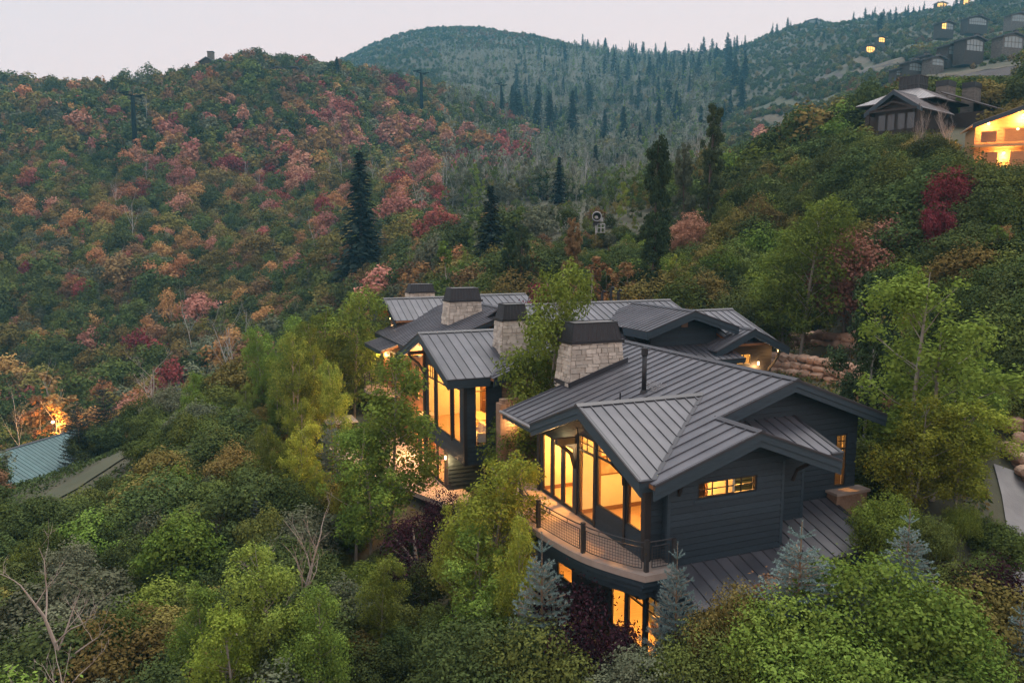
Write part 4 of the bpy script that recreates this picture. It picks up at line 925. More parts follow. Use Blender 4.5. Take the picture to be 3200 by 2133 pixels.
boulder_wall('boulder wall along the driveway bend', [at(2580, 1245, 47), at(2700, 1290, 43), at(2800, 1330, 41)], .9, .45)
boulder_wall('high boulder wall above the driveway', [at(3080, 1245, 42), at(3140, 1262, 40.5), at(3240, 1300, 38.5)], 1.7, .5)
boulder_wall('low boulder wall beside the driveway edge', [at(3150, 1300, 38.2), at(3200, 1345, 36.8), at(3290, 1440, 34.8)], 1.5, .48)
boulder_wall('curved boulder wall right at the driveway', [at(3185, 1415, 35.5), at(3235, 1480, 34), at(3320, 1600, 32)], 1.4, .46)

# green-roofed building in the hollow
M_TEAL = mat('green_roof_metal', (.065, .13, .13), .45, (.085, .16, .158), 1.5, .05, spec=.5, rnd=.12)
E1 = Vector(at(384, 1436, 88)); ang = math.atan2(-15, -3.9)
teal = empty('lodge_building', E1, ang); tag(teal, 'low building with a pale green metal roof in the hollow behind the spruces', 'building')
TZ = lambda x, y: .5 * y if y >= 0 else .5 * y
sgn = -1                         # local x runs along the eave toward the camera, local y back up the slope
Tz = lambda x, y: .5 * (-y)
tr = roof_part(teal, 'x', 0, 34, .48, lambda x: -6.2, lambda x: 0, Tz, mslab=M_TIMBER, mp=M_TEAL, thick=.2); roof_part(teal, 'x', 0, 34, .48, lambda x: -12.4, lambda x: -6.2, lambda x, y: 3.1 - .5 * (-6.2 - y), panels=False, mslab=M_TEAL, thick=.2)
ridge_cap(tr, (0, -6.2, 3.12), (34, -6.2, 3.12))
MB().box(.8, 33, -11.4, -.9, -4.2, .2).prism([(.8, -11.4, .2), (.8, -.9, .2), (.8, -6.2, 2.7)], (.2, 0, 0)).build('wall', M_TIMBER, teal)
for y in (-3, -8): MB().box(.74, .8, y - .7, y + .7, -2.4, -1.0).build('window', M_GLASS, teal)

# neighbouring pavilion up the slope
M_ROOF2 = mat('weathered_roof_metal', (.26, .25, .25), .4, (.33, .32, .32), 1.2, .05, spec=.5, rnd=.1)
M_DKWOOD = mat('dark_log_wall', (.035, .025, .020), .8, (.055, .04, .032), 3, .3, stretch=(1, 1, 7))
M_ROCK2 = mat('neighbour_stone', (.10, .09, .078), .9, (.20, .18, .155), 1.3, .8, stretch=(1, 1, 3), bscale=6)
pv = Vector(at(2792, 282, 96)); pav = empty('pavilion_house', pv - Vector((0, 0, 6.5)), R(40)); tag(pav, 'dark timber house with pale ribbed metal roof and black roof lantern on the slope', 'house')
ez = lambda x, y: 6.5 - .68 * abs(y)
for a, b in ((-3.4, 0.0), (0.0, 3.4)):
    rr_ = roof_part(pav, 'x', 0, 9, .42, lambda x, a=a: a, lambda x, b=b: b, ez, mslab=M_DKWOOD, mp=M_ROOF2); ye = a or b
    fascia(rr_, (0, 0, 6.47), (0, ye, ez(0, ye) - .03), (-1, 0, 0), .25, .2)
ridge_cap(rr_, (-.05, 0, 6.5), (9, 0, 6.5), sl=.68)
MB().box(1.2, 9, -2.7, 2.7, -1.0, 4.5).prism([(1.2, -2.7, 4.5), (1.2, 2.7, 4.5), (1.2, 0, 6.2)], (.2, 0, 0)).build('wall', M_DKWOOD, pav)
for y in (-1.7, -.6, .6, 1.7): MB().box(1.13, 1.2, y - .4, y + .4, 2.1, 3.9).build('window', mat('dusk_glass%d' % int(y * 10), (.02, .024, .03), .08, None, 2, spec=.8), pav)
MB().box(.2, 1.2, -2.6, 2.6, 1.3, 1.5).build('balcony', M_DKWOOD, pav)
for y in (-2.9, 2.9): MB().box(.15, .4, y - .12, y + .12, -1, 4.6).build('post', M_DKWOOD, pav)
for s in (-1, 1): MB().beam((.1, s * 2.6, 4.4), (.1, 0, 5.3), .2, .2).build('truss', M_DKWOOD, pav)
MB().beam((.1, -2.8, 4.4), (.1, 2.8, 4.4), .2, .25).build('truss', M_DKWOOD, pav)
# hipped main roof with lantern
cx_, cy_, hs_, zt_ = 10.0, 2.2, 4.9, 7.9
for k in range(4):
    rot = k * math.pi / 2; c, s = math.cos(rot), math.sin(rot)
    lo = lambda x: -hs_; hi = lambda x: -max(1.3, abs(x))
    hip = empty('roof', (cx_, cy_, 0), rot, pav)
    roof_part(hip, 'x', -hs_, hs_, .42, lo, hi, lambda x, y: zt_ - .52 * (abs(y) - 1.3), (-1.3, 0, 1.3), mslab=M_DKWOOD, mp=M_ROOF2, name='roof_slope')
MB().box(cx_ - 4.0, cx_ + 4.0, cy_ - 4.0, cy_ + 4.0, -1.5, 5.6).build('wall', M_DKWOOD, pav)
lt = MB().box(cx_ - 1.2, cx_ + 1.2, cy_ - 1.2, cy_ + 1.2, zt_ - .3, zt_ + 1.6).build('roof_lantern', M_CAP, pav)
lb = MB()
for t in np.linspace(-1.2, 1.2, 6): lb.box(cx_ + t - .04, cx_ + t + .04, cy_ - 1.26, cy_ - 1.2, zt_ - .1, zt_ + 1.65).box(cx_ - 1.26, cx_ - 1.2, cy_ + t - .04, cy_ + t + .04, zt_ - .1, zt_ + 1.65)
for z in (.55, 1.6): lb.box(cx_ - 1.3, cx_ + 1.3, cy_ - 1.3, cy_ + 1.3, zt_ + z, zt_ + z + .08)
lb.build('lantern_bars', M_IRON, lt)
# right wing of the pavilion with stone chimneys
for a, b in ((10.5, 24),):
    w2 = roof_part(pav, 'x', a, b, .42, lambda x: -7.5, lambda x: -1.0, lambda x, y: 7.4 + .42 * (y + 1.0), mslab=M_DKWOOD, mp=M_ROOF2); MB().box(a + .5, b, -6.8, 0, -3, 4.6).build('wall', M_DKWOOD, pav); ridge_cap(w2, (a, -1, 7.4), (b, -1, 7.4))
def plain_chimney(parent, x, y, z0, z1, w, d, cap=.7):
    c = MB().hexa([(x - w / 2, y - d / 2, z0), (x + w / 2, y - d / 2, z0), (x + w / 2, y + d / 2, z0), (x - w / 2, y + d / 2, z0)], [(x - w * .42, y - d * .42, z1), (x + w * .42, y - d * .42, z1), (x + w * .42, y + d * .42, z1), (x - w * .42, y + d * .42, z1)]).build('chimney', M_ROCK2, parent)
    MB().box(x - w * .45, x + w * .45, y - d * .45, y + d * .45, z1 + .002, z1 + cap).build('chimney_cap', M_CAP, c)
plain_chimney(pav, 15.5, 2.5, 4, 8.2, 2.6, 1.6, .1); plain_chimney(pav, 18, 1.5, 4, 9.2, 2.8, 1.8); plain_chimney(pav, 22.5, 0, 4, 9.3, 2.6, 1.8)
# lit neighbour at the edge
lv = Vector(at(3040, 512, 80)); lit = empty('lit_house', lv, R(-20)); tag(lit, 'house with brightly lit timber gable and stone chimney below the pavilion', 'house')
M_LITWOOD = mat('honey_timber', (.50, .28, .12), .7, (.60, .36, .17), 2, .1, stretch=(1, 1, 6))
LZ = lambda x, y: 5.1 - .36 * abs(x - 3.6)
for a, b in ((-.5, 3.6), (3.6, 8.4)):
    l2 = roof_part(lit, 'y', -1.6, 5, .5, lambda y, a=a: a, lambda y, b=b: b, LZ, mslab=M_LITWOOD, mp=M_ROOF2); xe = a if a < 0 else b
    fascia(l2, (3.6, -1.6, 5.07), (xe, -1.6, LZ(xe, 0) - .03), (0, -1, 0), .22, .16)
g1, g2, g3 = (.4, 2.0, 1.9, 3.2), (2.4, 4.4, 1.9, 3.4), (4.8, 6.6, 1.9, 3.2)
wall(lit, 'y', 0, -1, 0, 7.3, -3, 4.9, [g1, g2, g3, (.6, 2.2, -1.2, 1.2), (3.0, 5.4, -1.2, 1.2)], [(-.36, 1, 5.1 - .36 * 3.6 - .2), (.36, 1, 5.1 + .36 * 3.6 - .2)], siding=.3, m=M_LITWOOD, msid=M_LITWOOD, inner=M_PLASTER)
for g in (g1, g2, g3, (.6, 2.2, -1.2, 1.2), (3.0, 5.4, -1.2, 1.2)): window(lit, 'y', 0, -1, *g, fw=.12, frame=M_LITWOOD)
MB().box(0, 7.3, 3.5, 3.6, -3, 4).build('back_wall', M_LITWOOD, lit); MB().box(-.02, .15, .01, 5, -3, 3.5).build('side_wall', M_LITWOOD, lit)
MB().box(-.4, 7.6, -1.5, .0, 1.45, 1.65).build('balcony', M_LITWOOD, lit)
plain_chimney(lit, 6.3, 4.5, 2, 7.4, 2.4, 1.8, 1.0)
def lamp_at(name, loc, power, label, rad=.2, col=(1.0, .44, .12), ball=.12):
    e = empty(name, loc); tag(e, label, 'lamp')
    MB().lathe([(.001, -ball), (ball * .8, -ball * .6), (ball, 0), (ball * .8, ball * .6), (.001, ball)], n=10).build('lamp_glass', M_BULB, e); MB().box(-ball * .5, ball * .5, -ball * .5, ball * .5, ball, ball * 1.6).build('lamp_bracket', M_IRON, e)
    d = bpy.data.lights.new('lamp_light', 'POINT'); d.energy = power; d.color = col; d.shadow_soft_size = rad
    o = bpy.data.objects.new('lamp_light', d); COL.objects.link(o); o.parent = e; o.location = (0, 0, -ball * 1.6); return e
def lw(x, y, z, e=lit): c, s = math.cos(e.rotation_euler.z), math.sin(e.rotation_euler.z); return (e.location.x + x * c - y * s, e.location.y + x * s + y * c, e.location.z + z)
lamp_at('soffit_lamp', lw(3.9, -.6, 4.4), 380, 'bright soffit lamp under the lit timber gable'); lamp_at('soffit_lamp', lw(1.0, -.7, 3.7), 220, 'soffit lamp near the stone chimney of the lit timber gable')
lamp_at('wall_lamp', lw(2.5, -.5, .9), 200, 'wall lamp on the lower storey of the lit timber house'); lamp_at('ceiling_lamp', lw(4, 1.8, 3.4), 60, 'ceiling lamp inside the lit timber house')
GLOWS = []
gl = at(165, 1318, 97.5); GLOWS.append((gl[0], gl[1], 3.2)); lamp_at('lamp_post_light', (gl[0], gl[1], gl[2]), 1100, 'orange outdoor lamp glowing in the bushes behind the green-roofed building', col=(1, .42, .12), ball=.2)
gl = at(268, 1370, 94); GLOWS.append((gl[0], gl[1], 1.8)); lamp_at('lamp_post_light', (gl[0], gl[1], tz(gl[0], gl[1]) + 2.8), 900, 'orange outdoor lamp between the two dark spruces by the green roof', col=(1, .42, .12), ball=.15)
def garden_glow(px, py, Y, p, label):
    x, y, z = at(px, py, Y); GLOWS.append((x, y, 1.6)); lamp_at('garden_lamp', (x, y, tz(x, y) + 1.2), p, label, col=(1, .45, .14), ball=.12)
garden_glow(1830, 900, 70, 900, 'garden uplight in the orange-lit shrubs behind the main ridge'); garden_glow(1960, 905, 68, 700, 'garden uplight below the copper-coloured young tree'); garden_glow(1700, 905, 75, 160, 'garden uplight near the tall poplars behind the chimneys')

# houses stepped along the mountainside
M_STUCCO = mat('hill_house_wall', (.05, .043, .037), .85, (.08, .068, .056), 2, .3)
M_GREYROOF = mat('hill_house_roof', (.075, .078, .085), .6, None, 1.5)
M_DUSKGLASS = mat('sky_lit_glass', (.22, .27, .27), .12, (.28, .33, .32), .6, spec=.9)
M_WINLIT = emat('lit_window', (1.0, .50, .13), 1.1)
M_WINLITY = emat('lit_window_far', (1.0, .78, .25), 3.2)
def hill_house(px, py, Y, w, dp, h, rz, label, roof='gable', rise=.26, glass=True, litp=(), chim=True, name='hillside_house', stone=False):
    """house with gable front of glass; base where the pixel meets the slope"""
    b = at(px, py, Y); w *= .54; dp *= .4; h *= .72; e = empty(name, (b[0], b[1], b[2] - .6), R(rz * .7)); tag(e, label, 'house')
    zf = lambda x: h + rise * w / 2 - rise * abs(x)
    MB().box(-w / 2, w / 2, 0, dp, -4, h).prism([(-w / 2, 0, h), (w / 2, 0, h), (0, 0, h + rise * w / 2)], (0, dp, 0)).build('wall', M_ROCK2 if stone else M_STUCCO, e)
    o = 1.0
    for s in (-1, 1):
        q = [(0, -o), (s * (w / 2 + o), -o), (s * (w / 2 + o), dp + .5), (0, dp + .5)]
        MB().hexa([(x, y, zf(x) + .02) for x, y in q], [(x, y, zf(x) + .38) for x, y in q]).build('roof', M_GREYROOF, e)
    if glass:
        n = max(3, int(w / 1.6)); m = w * .43
        for i in range(n):
            a, c = -m + 2 * m * i / n, -m + 2 * m * (i + 1) / n; lit = i in litp; g = .2 if lit else .12
            za, zc = min(zf(a), h + rise * w * .36) - .7, min(zf(c), h + rise * w * .36) - .7
            for z0, z1a, z1c in ((.7, h * .55, h * .55), (h * .55 + .2, za, zc)):
                MB().prism([(a + g, -.02, z0), (c - g, -.02, z0), (c - g, -.02, z1c), (a + g, -.02, z1a)], (0, -.06, 0)).build('window', M_WINLIT if lit else M_DUSKGLASS, e)
    if chim: plain_chimney(e, w * .32, dp * .4, h, h + rise * w / 2 + 1.2, 1.6, 1.2, .4)
    return e
hill_house(2985, 172, 290, 13, 12, 5, 28, 'hillside house with tall glass gable above the earth bank, beside a stone chimney')
hill_house(3045, 160, 285, 16, 12, 6, 28, 'widest glass-gabled hillside house, next to the sloping meadow'); hill_house(3165, 150, 285, 16, 12, 6, 20, 'tall glass-fronted hillside house with stone chimney above the garden wall', stone=True)
hill_house(2930, 205, 285, 11, 10, 4, 30, 'small stone hillside house with glazed front below the glass gables', stone=True); hill_house(2860, 222, 288, 12, 10, 4.5, 30, 'lower hillside house with one warmly lit window group', litp=(4, 5, 6))
hill_house(2812, 236, 290, 7, 8, 3.5, 28, 'smallest hillside house at the low end of the row', chim=False); hill_house(2895, 200, 292, 9, 10, 4, 30, 'narrow timber hillside house in the middle of the row')
hill_house(2960, 92, 440, 16, 12, 5, 25, 'upper-row hillside house with two lit windows', litp=(0, 1)); hill_house(3055, 78, 440, 24, 12, 5, 22, 'long upper-row hillside house with a band of glass'); hill_house(3185, 68, 420, 18, 12, 5, 15, 'upper-row hillside house with stone chimney and lit room', litp=(5, 6), stone=True)
hill_house(2545, 78, 900, 26, 16, 7, 10, 'lone house on the distant ridge crest', chim=True); hill_house(2770, 66, 860, 22, 14, 6, 15, 'far ridge house with small orange lights', litp=(3, 5)); hill_house(2905, 50, 840, 32, 14, 6, 18, 'long low house on the ridge crest between conifers')
hill_house(2112, 172, 1060, 22, 14, 6, 0, 'distant house in the saddle between the dome and the ridge', chim=False)
hill_house(2720, 165, 520, 14, 10, 6, 25, 'house with blazing yellow windows among trees on the mountainside', litp=tuple(range(9)), chim=False); hill_house(2755, 132, 540, 10, 8, 5, 25, 'small yellow-lit cabin above the blazing windows', litp=tuple(range(9)), chim=False)
hill_house(2942, 38, 800, 20, 12, 12, 10, 'yellow-lit tall house on the skyline', litp=tuple(range(20)), chim=False); hill_house(3020, 20, 790, 14, 12, 9, 10, 'rightmost yellow-lit house on the skyline beside a conifer', litp=tuple(range(20)), chim=False)
hill_house(648, 208, 372, 11, 12, 4, -15, 'grey-roofed ridge-top house with square stone chimney', rise=.5, glass=False, chim=False); e_ = hill_house(692, 210, 376, 9, 10, 4, -10, 'second gabled ridge-top house behind the shrubs', rise=.55, glass=False, chim=False)
ch_ = at(660, 196, 374); c_ = empty('stone_chimney', (ch_[0], ch_[1], ch_[2] - 3)); tag(c_, 'square stone chimney standing against the ridge-top house', 'chimney'); MB().box(-1.3, 1.3, -1, 1, 0, 7.4).build('chimney_shaft', M_ROCK2, c_); MB().box(-1.4, 1.4, -1.1, 1.1, 7.401, 7.8).build('chimney_cap', M_CAP, c_)
hill_house(868, 236, 384, 9, 10, 5, -5, 'ridge-top cabin with glowing orange front among trees', rise=.3, litp=tuple(range(5)), chim=False)
hill_house(912, 232, 388, 7, 8, 5, 0, 'flat dark outbuilding beside the glowing ridge cabin', rise=.1, glass=False, chim=False)

# chairlift
M_STEEL = mat('lift_steel', (.008, .014, .014), .95, None, 3, spec=.05)
def lift_tower(px, py, Y, h, rz, label):
    b = at(px, py, Y); g = tz(b[0], b[1]); e = empty('lift_tower', (b[0], b[1], min(g, b[2]) - .3), R(rz)); tag(e, label, 'lift tower', 'chairlift towers'); hh = h + 6.5 + max(0, b[2] - g)
    MB().tube([(0, 0, 0), (0, 0, hh)], [.85, .65], 12).build('mast', M_STEEL, e, smooth=True)
    MB().box(-3.4, 3.4, -.22, .22, hh - .2, hh + .25).build('crossarm', M_STEEL, e)
    for s in (-1, 1):
        t = MB().box(s * 3.1 - .12, s * 3.1 + .12, -2.2, 2.2, hh + .35, hh + .6).build('sheave_train', M_STEEL, e)
        for y in (-1.9, -1.1, -.3, .5, 1.3, 2.0): MB().tube([(s * 3.1 - .15, y, hh + .62), (s * 3.1 + .15, y, hh + .62)], .26, 10).build('sheave', M_STEEL, t)
        MB().tube([(s * 3.1, 0, hh), (s * 3.1, 0, hh + .5)], .1, 6).build('hanger', M_STEEL, e)
    MB().tube([(0, 0, hh), (0, 0, hh + 1.9)], .12, 6).tube([(-2.2, 0, hh + .2), (-2.2, 0, hh + 1.2), (2.2, 0, hh + 1.2), (2.2, 0, hh + .2)], .06, 5).build('work_frame', M_STEEL, e)
    return e
lift_tower(425, 492, 275, 14, 60, 'dark steel chairlift tower rising from the red maples'); lift_tower(1318, 368, 385, 14, 60, 'dark steel chairlift tower on the crest of the near hill'); lift_tower(1567, 378, 480, 14, 60, 'dark steel chairlift tower beside two slim conifers'); lift_tower(1905, 405, 600, 14, 60, 'faint chairlift tower in the hazy conifers')
# snow gun on its mast
sgp = at(1862, 770, 100); sg_ = empty('snow_gun', (sgp[0], sgp[1], tz(sgp[0], sgp[1]) - .2)); tag(sg_, 'black fan snow gun on a grey mast with a small platform', 'snow gun')
M_GALV = mat('galvanised_steel', (.42, .43, .44), .45, None, 4, metal=.3); hz = sgp[2] - sg_.location.z + 2.6
MB().tube([(0, 0, 0), (0, 0, hz)], .11, 10).build('mast', M_GALV, sg_)
MB().box(.1, 1.1, -.5, .5, hz - .9, hz - .84).build('platform', M_GALV, sg_)
pr = MB()
for x in (.15, .6, 1.05):
    for y in (-.45, .45): pr.tube([(x, y, hz - .85), (x, y, hz + .15)], .03, 5)
for z in (.15, -.3):
    for y in (-.45, .45): pr.tube([(.15, y, hz + z), (1.05, y, hz + z)], .025, 5)
    pr.tube([(1.05, -.45, hz + z), (1.05, .45, hz + z)], .025, 5)
pr.build('guard_rail', M_GALV, sg_)
br = MB()
ring = [(-.75, .40), (-.7, .55), (-.2, .52), (.55, .46), (.8, .40)]
n_ = 16; base = 0
for yy, r_ in ring:
    for k in range(n_): t = 2 * math.pi * k / n_; br.v.append((r_ * math.cos(t), yy, hz + .95 + .18 * -yy + r_ * math.sin(t)))
for i in range(len(ring) - 1):
    for k in range(n_): br.f.append([i * n_ + k, i * n_ + (k + 1) % n_, (i + 1) * n_ + (k + 1) % n_, (i + 1) * n_ + k])
bar = br.build('fan_barrel', M_CAP, sg_, smooth=True)
MB().tube([(.56 * math.cos(t), -.76, hz + 1.08 + .56 * math.sin(t)) for t in np.linspace(0, 2 * math.pi, 17)], .05, 6).build('nozzle_ring', M_GALV, bar); MB().tube([(0, -.3, hz + 1.0), (0, .6, hz + .9)], .2, 10).build('fan_hub', M_GALV, bar)
MB().box(-.4, .4, -.3, .3, hz, hz + .42).build('yoke', M_CAP, sg_); MB().box(.5, .85, -.2, .2, hz + .5, hz + .95).build('control_box', M_GALV, sg_)
# round black planter by the lower wall
pb = Vector(at(2340, 2085, 22.3)); pl = empty('planter_bowl', (pb.x, pb.y, tz(pb.x, pb.y) - .05)); tag(pl, 'round black planter bowl with pale rim under the skirt roof', 'planter'); MB().lathe([(.3, 0), (.62, .35), (.7, .7), (.64, .7), (.5, .45), (.001, .42)], n=20).build('bowl', M_IRON, pl, smooth=True); MB().tube([(.68 * math.cos(t), .68 * math.sin(t), .71) for t in np.linspace(0, 2 * math.pi, 21)], .035, 6).build('rim', M_GALV, pl)
# ------------------------------------------------------------------ vegetation
def rs_(k): return np.random.RandomState(k)
def leaf_quads(C, N, size, rs, asp=.62):
    n = len(C); N = N + rs.normal(0, .45, (n, 3)); N /= np.linalg.norm(N, axis=1)[:, None] + 1e-9
    A = np.cross(N, rs.normal(0, 1, (n, 3))); A /= np.linalg.norm(A, axis=1)[:, None] + 1e-9; B = np.cross(N, A)
    s = size * rs.uniform(.65, 1.35, n)[:, None]
    V = np.empty((n, 4, 3)); V[:, 0] = C - A * s * .5; V[:, 1] = C + B * s * .5 * asp; V[:, 2] = C + A * s * .5; V[:, 3] = C - B * s * .5 * asp
    return V.reshape(-1, 3), np.arange(n * 4).reshape(n, 4)
def lobes_leaves(lobes, n, size, rs, shell=.5, up=.35, flat=1.0):
    L_ = np.array(lobes, float); p = L_[:, 3] ** 2; p /= p.sum(); k = rs.choice(len(L_), n, p=p)
    d = rs.normal(0, 1, (n, 3)); d[:, 2] += .25; d /= np.linalg.norm(d, axis=1)[:, None]
    r = L_[k, 3] * (shell + (1 - shell) * rs.uniform(0, 1, n) ** .5)
    # ragged lobes
    r *= 1 + .22 * np.sin(d[:, 0] * 5 + k) * np.sin(d[:, 1] * 5 + 2 * k) + .15 * np.sin(d[:, 2] * 7 + k)
    st = rs.uniform(0, 1, n) < .07; r[st] *= rs.uniform(1.05, 1.5, st.sum()); C = L_[k, :3] + d * r[:, None] * np.array([1, 1, flat]); N = d + np.array([0, 0, up])
    return leaf_quads(C, N, size, rs)
def limb_mesh(name, segs, m, n=5):
    mb = MB()
    for path, rad in segs: mb.tube(path, rad, n, False)
    return mb.mesh(name, m, True)
def branchy(rs, h, r0, levels=3, spread=.6, nb=5, start=.25, up=.5, curve=.12, taper=.5, kink=.1):
    """recursive bare limbs"""
    segs = []
    def grow(p, d, L_, r, lev):
        n = 5; path = [p]; rad = [r]; dd = d.copy()
        for i in range(n):
            dd = dd + rs.normal(0, kink, 3) + np.array([0, 0, curve * (.3 if lev == 0 else .5)]); dd /= np.linalg.norm(dd); p = p + dd * L_ / n; path.append(p); rad.append(r * (1 - (1 - taper * .4) * (i + 1) / n))
        segs.append(([Vector(q) for q in path], rad))
        if lev < levels:
            k = nb if lev == 0 else max(2, nb - 2)
            if lev == 0: k = int(nb * 1.6)
            for j in range(k):
                t = start + (1 - start) * (j + rs.uniform(.1, .9)) / k if lev == 0 else rs.uniform(.25, .98)
                i = min(n - 1, int(t * n)); f = t * n - i; q = path[i] * (1 - f) + path[i + 1] * f
                a = rs.uniform(0, 6.283); sd = np.array([math.cos(a), math.sin(a), up]); nd = (dd if lev else np.array([0, 0, 1])) * (1 - spread) + sd * spread; nd /= np.linalg.norm(nd)
                grow(q, nd, L_ * (.55 if lev == 0 else .6) * rs.uniform(.6, 1.05) * (1.15 - .5 * t), max(.006, rad[i] * .5), lev + 1)
    grow(np.zeros(3), np.array([0, 0, 1.0]), h, r0, 0)
    return segs

BARK = mat('grey_bark', (.16, .14, .12), .9, (.24, .21, .18), 6, .4, stretch=(1, 1, .3))
BARKA = mat('aspen_bark', (.24, .22, .18), .85, (.36, .33, .28), 5, .3, stretch=(1, 1, .25))
BARKD = mat('dead_bark', (.30, .24, .20), .9, (.40, .34, .29), 6, .3, stretch=(1, 1, .3))
BARKW = mat('pale_bark', (.34, .33, .31), .85, (.44, .43, .40), 5, .2)
BARKB = mat('brown_bark', (.09, .065, .05), .9, (.14, .10, .08), 6, .4)
LM = {
 'dark': leafmat('leaf_oak_dark', (0.052, 0.073, 0.026), (0.095, 0.125, 0.040)),
 'mid': leafmat('leaf_oak_mid', (0.080, 0.107, 0.028), (0.145, 0.180, 0.048)),
 'lush': leafmat('leaf_oak_lush', (0.102, 0.160, 0.027), (0.190, 0.257, 0.050)),
 'olive': leafmat('leaf_oak_olive', (0.149, 0.130, 0.039), (0.241, 0.198, 0.061)),
 'grey': leafmat('leaf_grey_green', (0.107, 0.122, 0.074), (0.170, 0.184, 0.111)),
 'brown': leafmat('leaf_russet_brown', (0.166, 0.102, 0.050), (0.258, 0.164, 0.079)),
 'salmon': leafmat('leaf_maple_salmon', (0.339, 0.151, 0.106), (0.493, 0.246, 0.176), hue=.015),
 'orange': leafmat('leaf_maple_orange', (0.342, 0.175, 0.071), (0.476, 0.266, 0.109), hue=.02),
 'red': leafmat('leaf_maple_red', (0.280, 0.070, 0.062), (0.426, 0.135, 0.110), hue=.012),
 'crimson': leafmat('leaf_maple_crimson', (.140, .026, .032), (.250, .060, .058), hue=.012),
 'mist': leafmat('leaf_hazed_grey_green', (0.202, 0.224, 0.151), (0.299, 0.321, 0.222)),  # valley haze put into this leaf colour
 'aspen': leafmat('leaf_aspen', (0.118, 0.174, 0.032), (0.230, 0.306, 0.060), trans=.28),
 'aspeny': leafmat('leaf_aspen_yellow', (0.196, 0.249, 0.034), (0.336, 0.382, 0.064), trans=.28),
 'copper': leafmat('leaf_lamplit', (.220, .120, .055), (.330, .200, .095)),  # orange lamp glow put into the leaf colour
 'poplar': leafmat('leaf_poplar', (0.034, 0.053, 0.026), (0.066, 0.094, 0.041)),
 'plum': leafmat('leaf_plum', (.022, .010, .014), (.052, .022, .030), hue=.01),
 'conifer': leafmat('needle_conifer', (0.027, 0.045, 0.036), (0.051, 0.074, 0.057), trans=.1),
 'spruce': leafmat('needle_blue_spruce', (.15, .225, .215), (.27, .36, .345), trans=.1, val=.15),
 'spruced': leafmat('needle_dark_spruce', (.035, .055, .050), (.070, .095, .085), trans=.1),
}
# --- prototypes: list of (trunk mesh, crown mesh, height, width)
def shrub_proto(k, n, size, nl=10, h=3.0, w=1.7, up=.12):
    rs = rs_(100 + k); lobes = []
    for i in range(nl):
        a = rs.uniform(0, 6.28); q = rs.uniform(.15, 1) ** .6 * w * .72; z = rs.uniform(.32, .80) * h * (1.08 - .42 * q / w); lobes.append((q * math.cos(a), q * math.sin(a), z, rs.uniform(.26, .56) * w * .62))
    lobes.append((0, 0, h * .74, w * .42)); lobes.append((0, 0, h * .4, w * .6))
    V, F = lobes_leaves(lobes, n, size, rs, .5, up)
    V[:, 2] = np.maximum(V[:, 2], .05)
    segs = [([Vector((0, 0, -.4)), Vector((0, 0, h * .3)), Vector((lx * .5, ly * .5, lz * .75)), Vector((lx, ly, lz))], [.09, .07, .045, .02]) for lx, ly, lz, r in lobes[:6]]
    return limb_mesh('trunk', segs, BARK), np_mesh('crown', V, F, LM['mid']), h, w * 2
def tall_proto(k, n, size, h, w, kind='aspen', bark=None, trunks=1, nl=26):
    rs = rs_(200 + k); lobes = []; segs = []
    for t in range(trunks):
        ox, oy = (0, 0) if trunks == 1 else (rs.uniform(-.5, .5), rs.uniform(-.35, .35)); lean = rs.normal(0, .05, 2); hh = h * (1 if t == 0 else rs.uniform(.75, .95))
        top = np.array([ox + lean[0] * hh, oy + lean[1] * hh, hh * .97]); base = np.array([ox, oy, -.4]); mid = (top + base) / 2 + np.array([*rs.normal(0, .12, 2), 0])
        segs.append(([Vector(base), Vector(base * .75 + mid * .25), Vector(mid), Vector(top * .6 + mid * .4), Vector(top)], [h * .0105, h * .009, h * .007, h * .004, .008]))
        for i in range(nl):
            f = rs.uniform(.24 if kind == 'aspen' else .06, .98); prof = (math.sin(math.pi * min(1, (f - .14) / .9)) ** .75 if kind == 'aspen' else (math.sin(math.pi * (.08 + .9 * f)) ** .5)); a = rs.uniform(0, 6.28); q = prof * w * .5 * rs.uniform(.25, 1)
            c = base + (top - base) * f + np.array([q * math.cos(a), q * math.sin(a), q * .25]); lobes.append((*c, w * rs.uniform(.07, .16) * (.6 + .6 * prof)))
            if i % 2 == 0:
                s0 = base + (top - base) * max(.08, f - .1); segs.append(([Vector(s0), Vector((s0 + c) / 2 + np.array([0, 0, -.05 * q])), Vector(c)], [h * .0022, h * .0016, .005]))
    V, F = lobes_leaves(lobes, n, size, rs, .25, flat=1.15)
    return limb_mesh('trunk', segs, bark or BARKA), np_mesh('crown', V, F, LM['aspen']), h, w
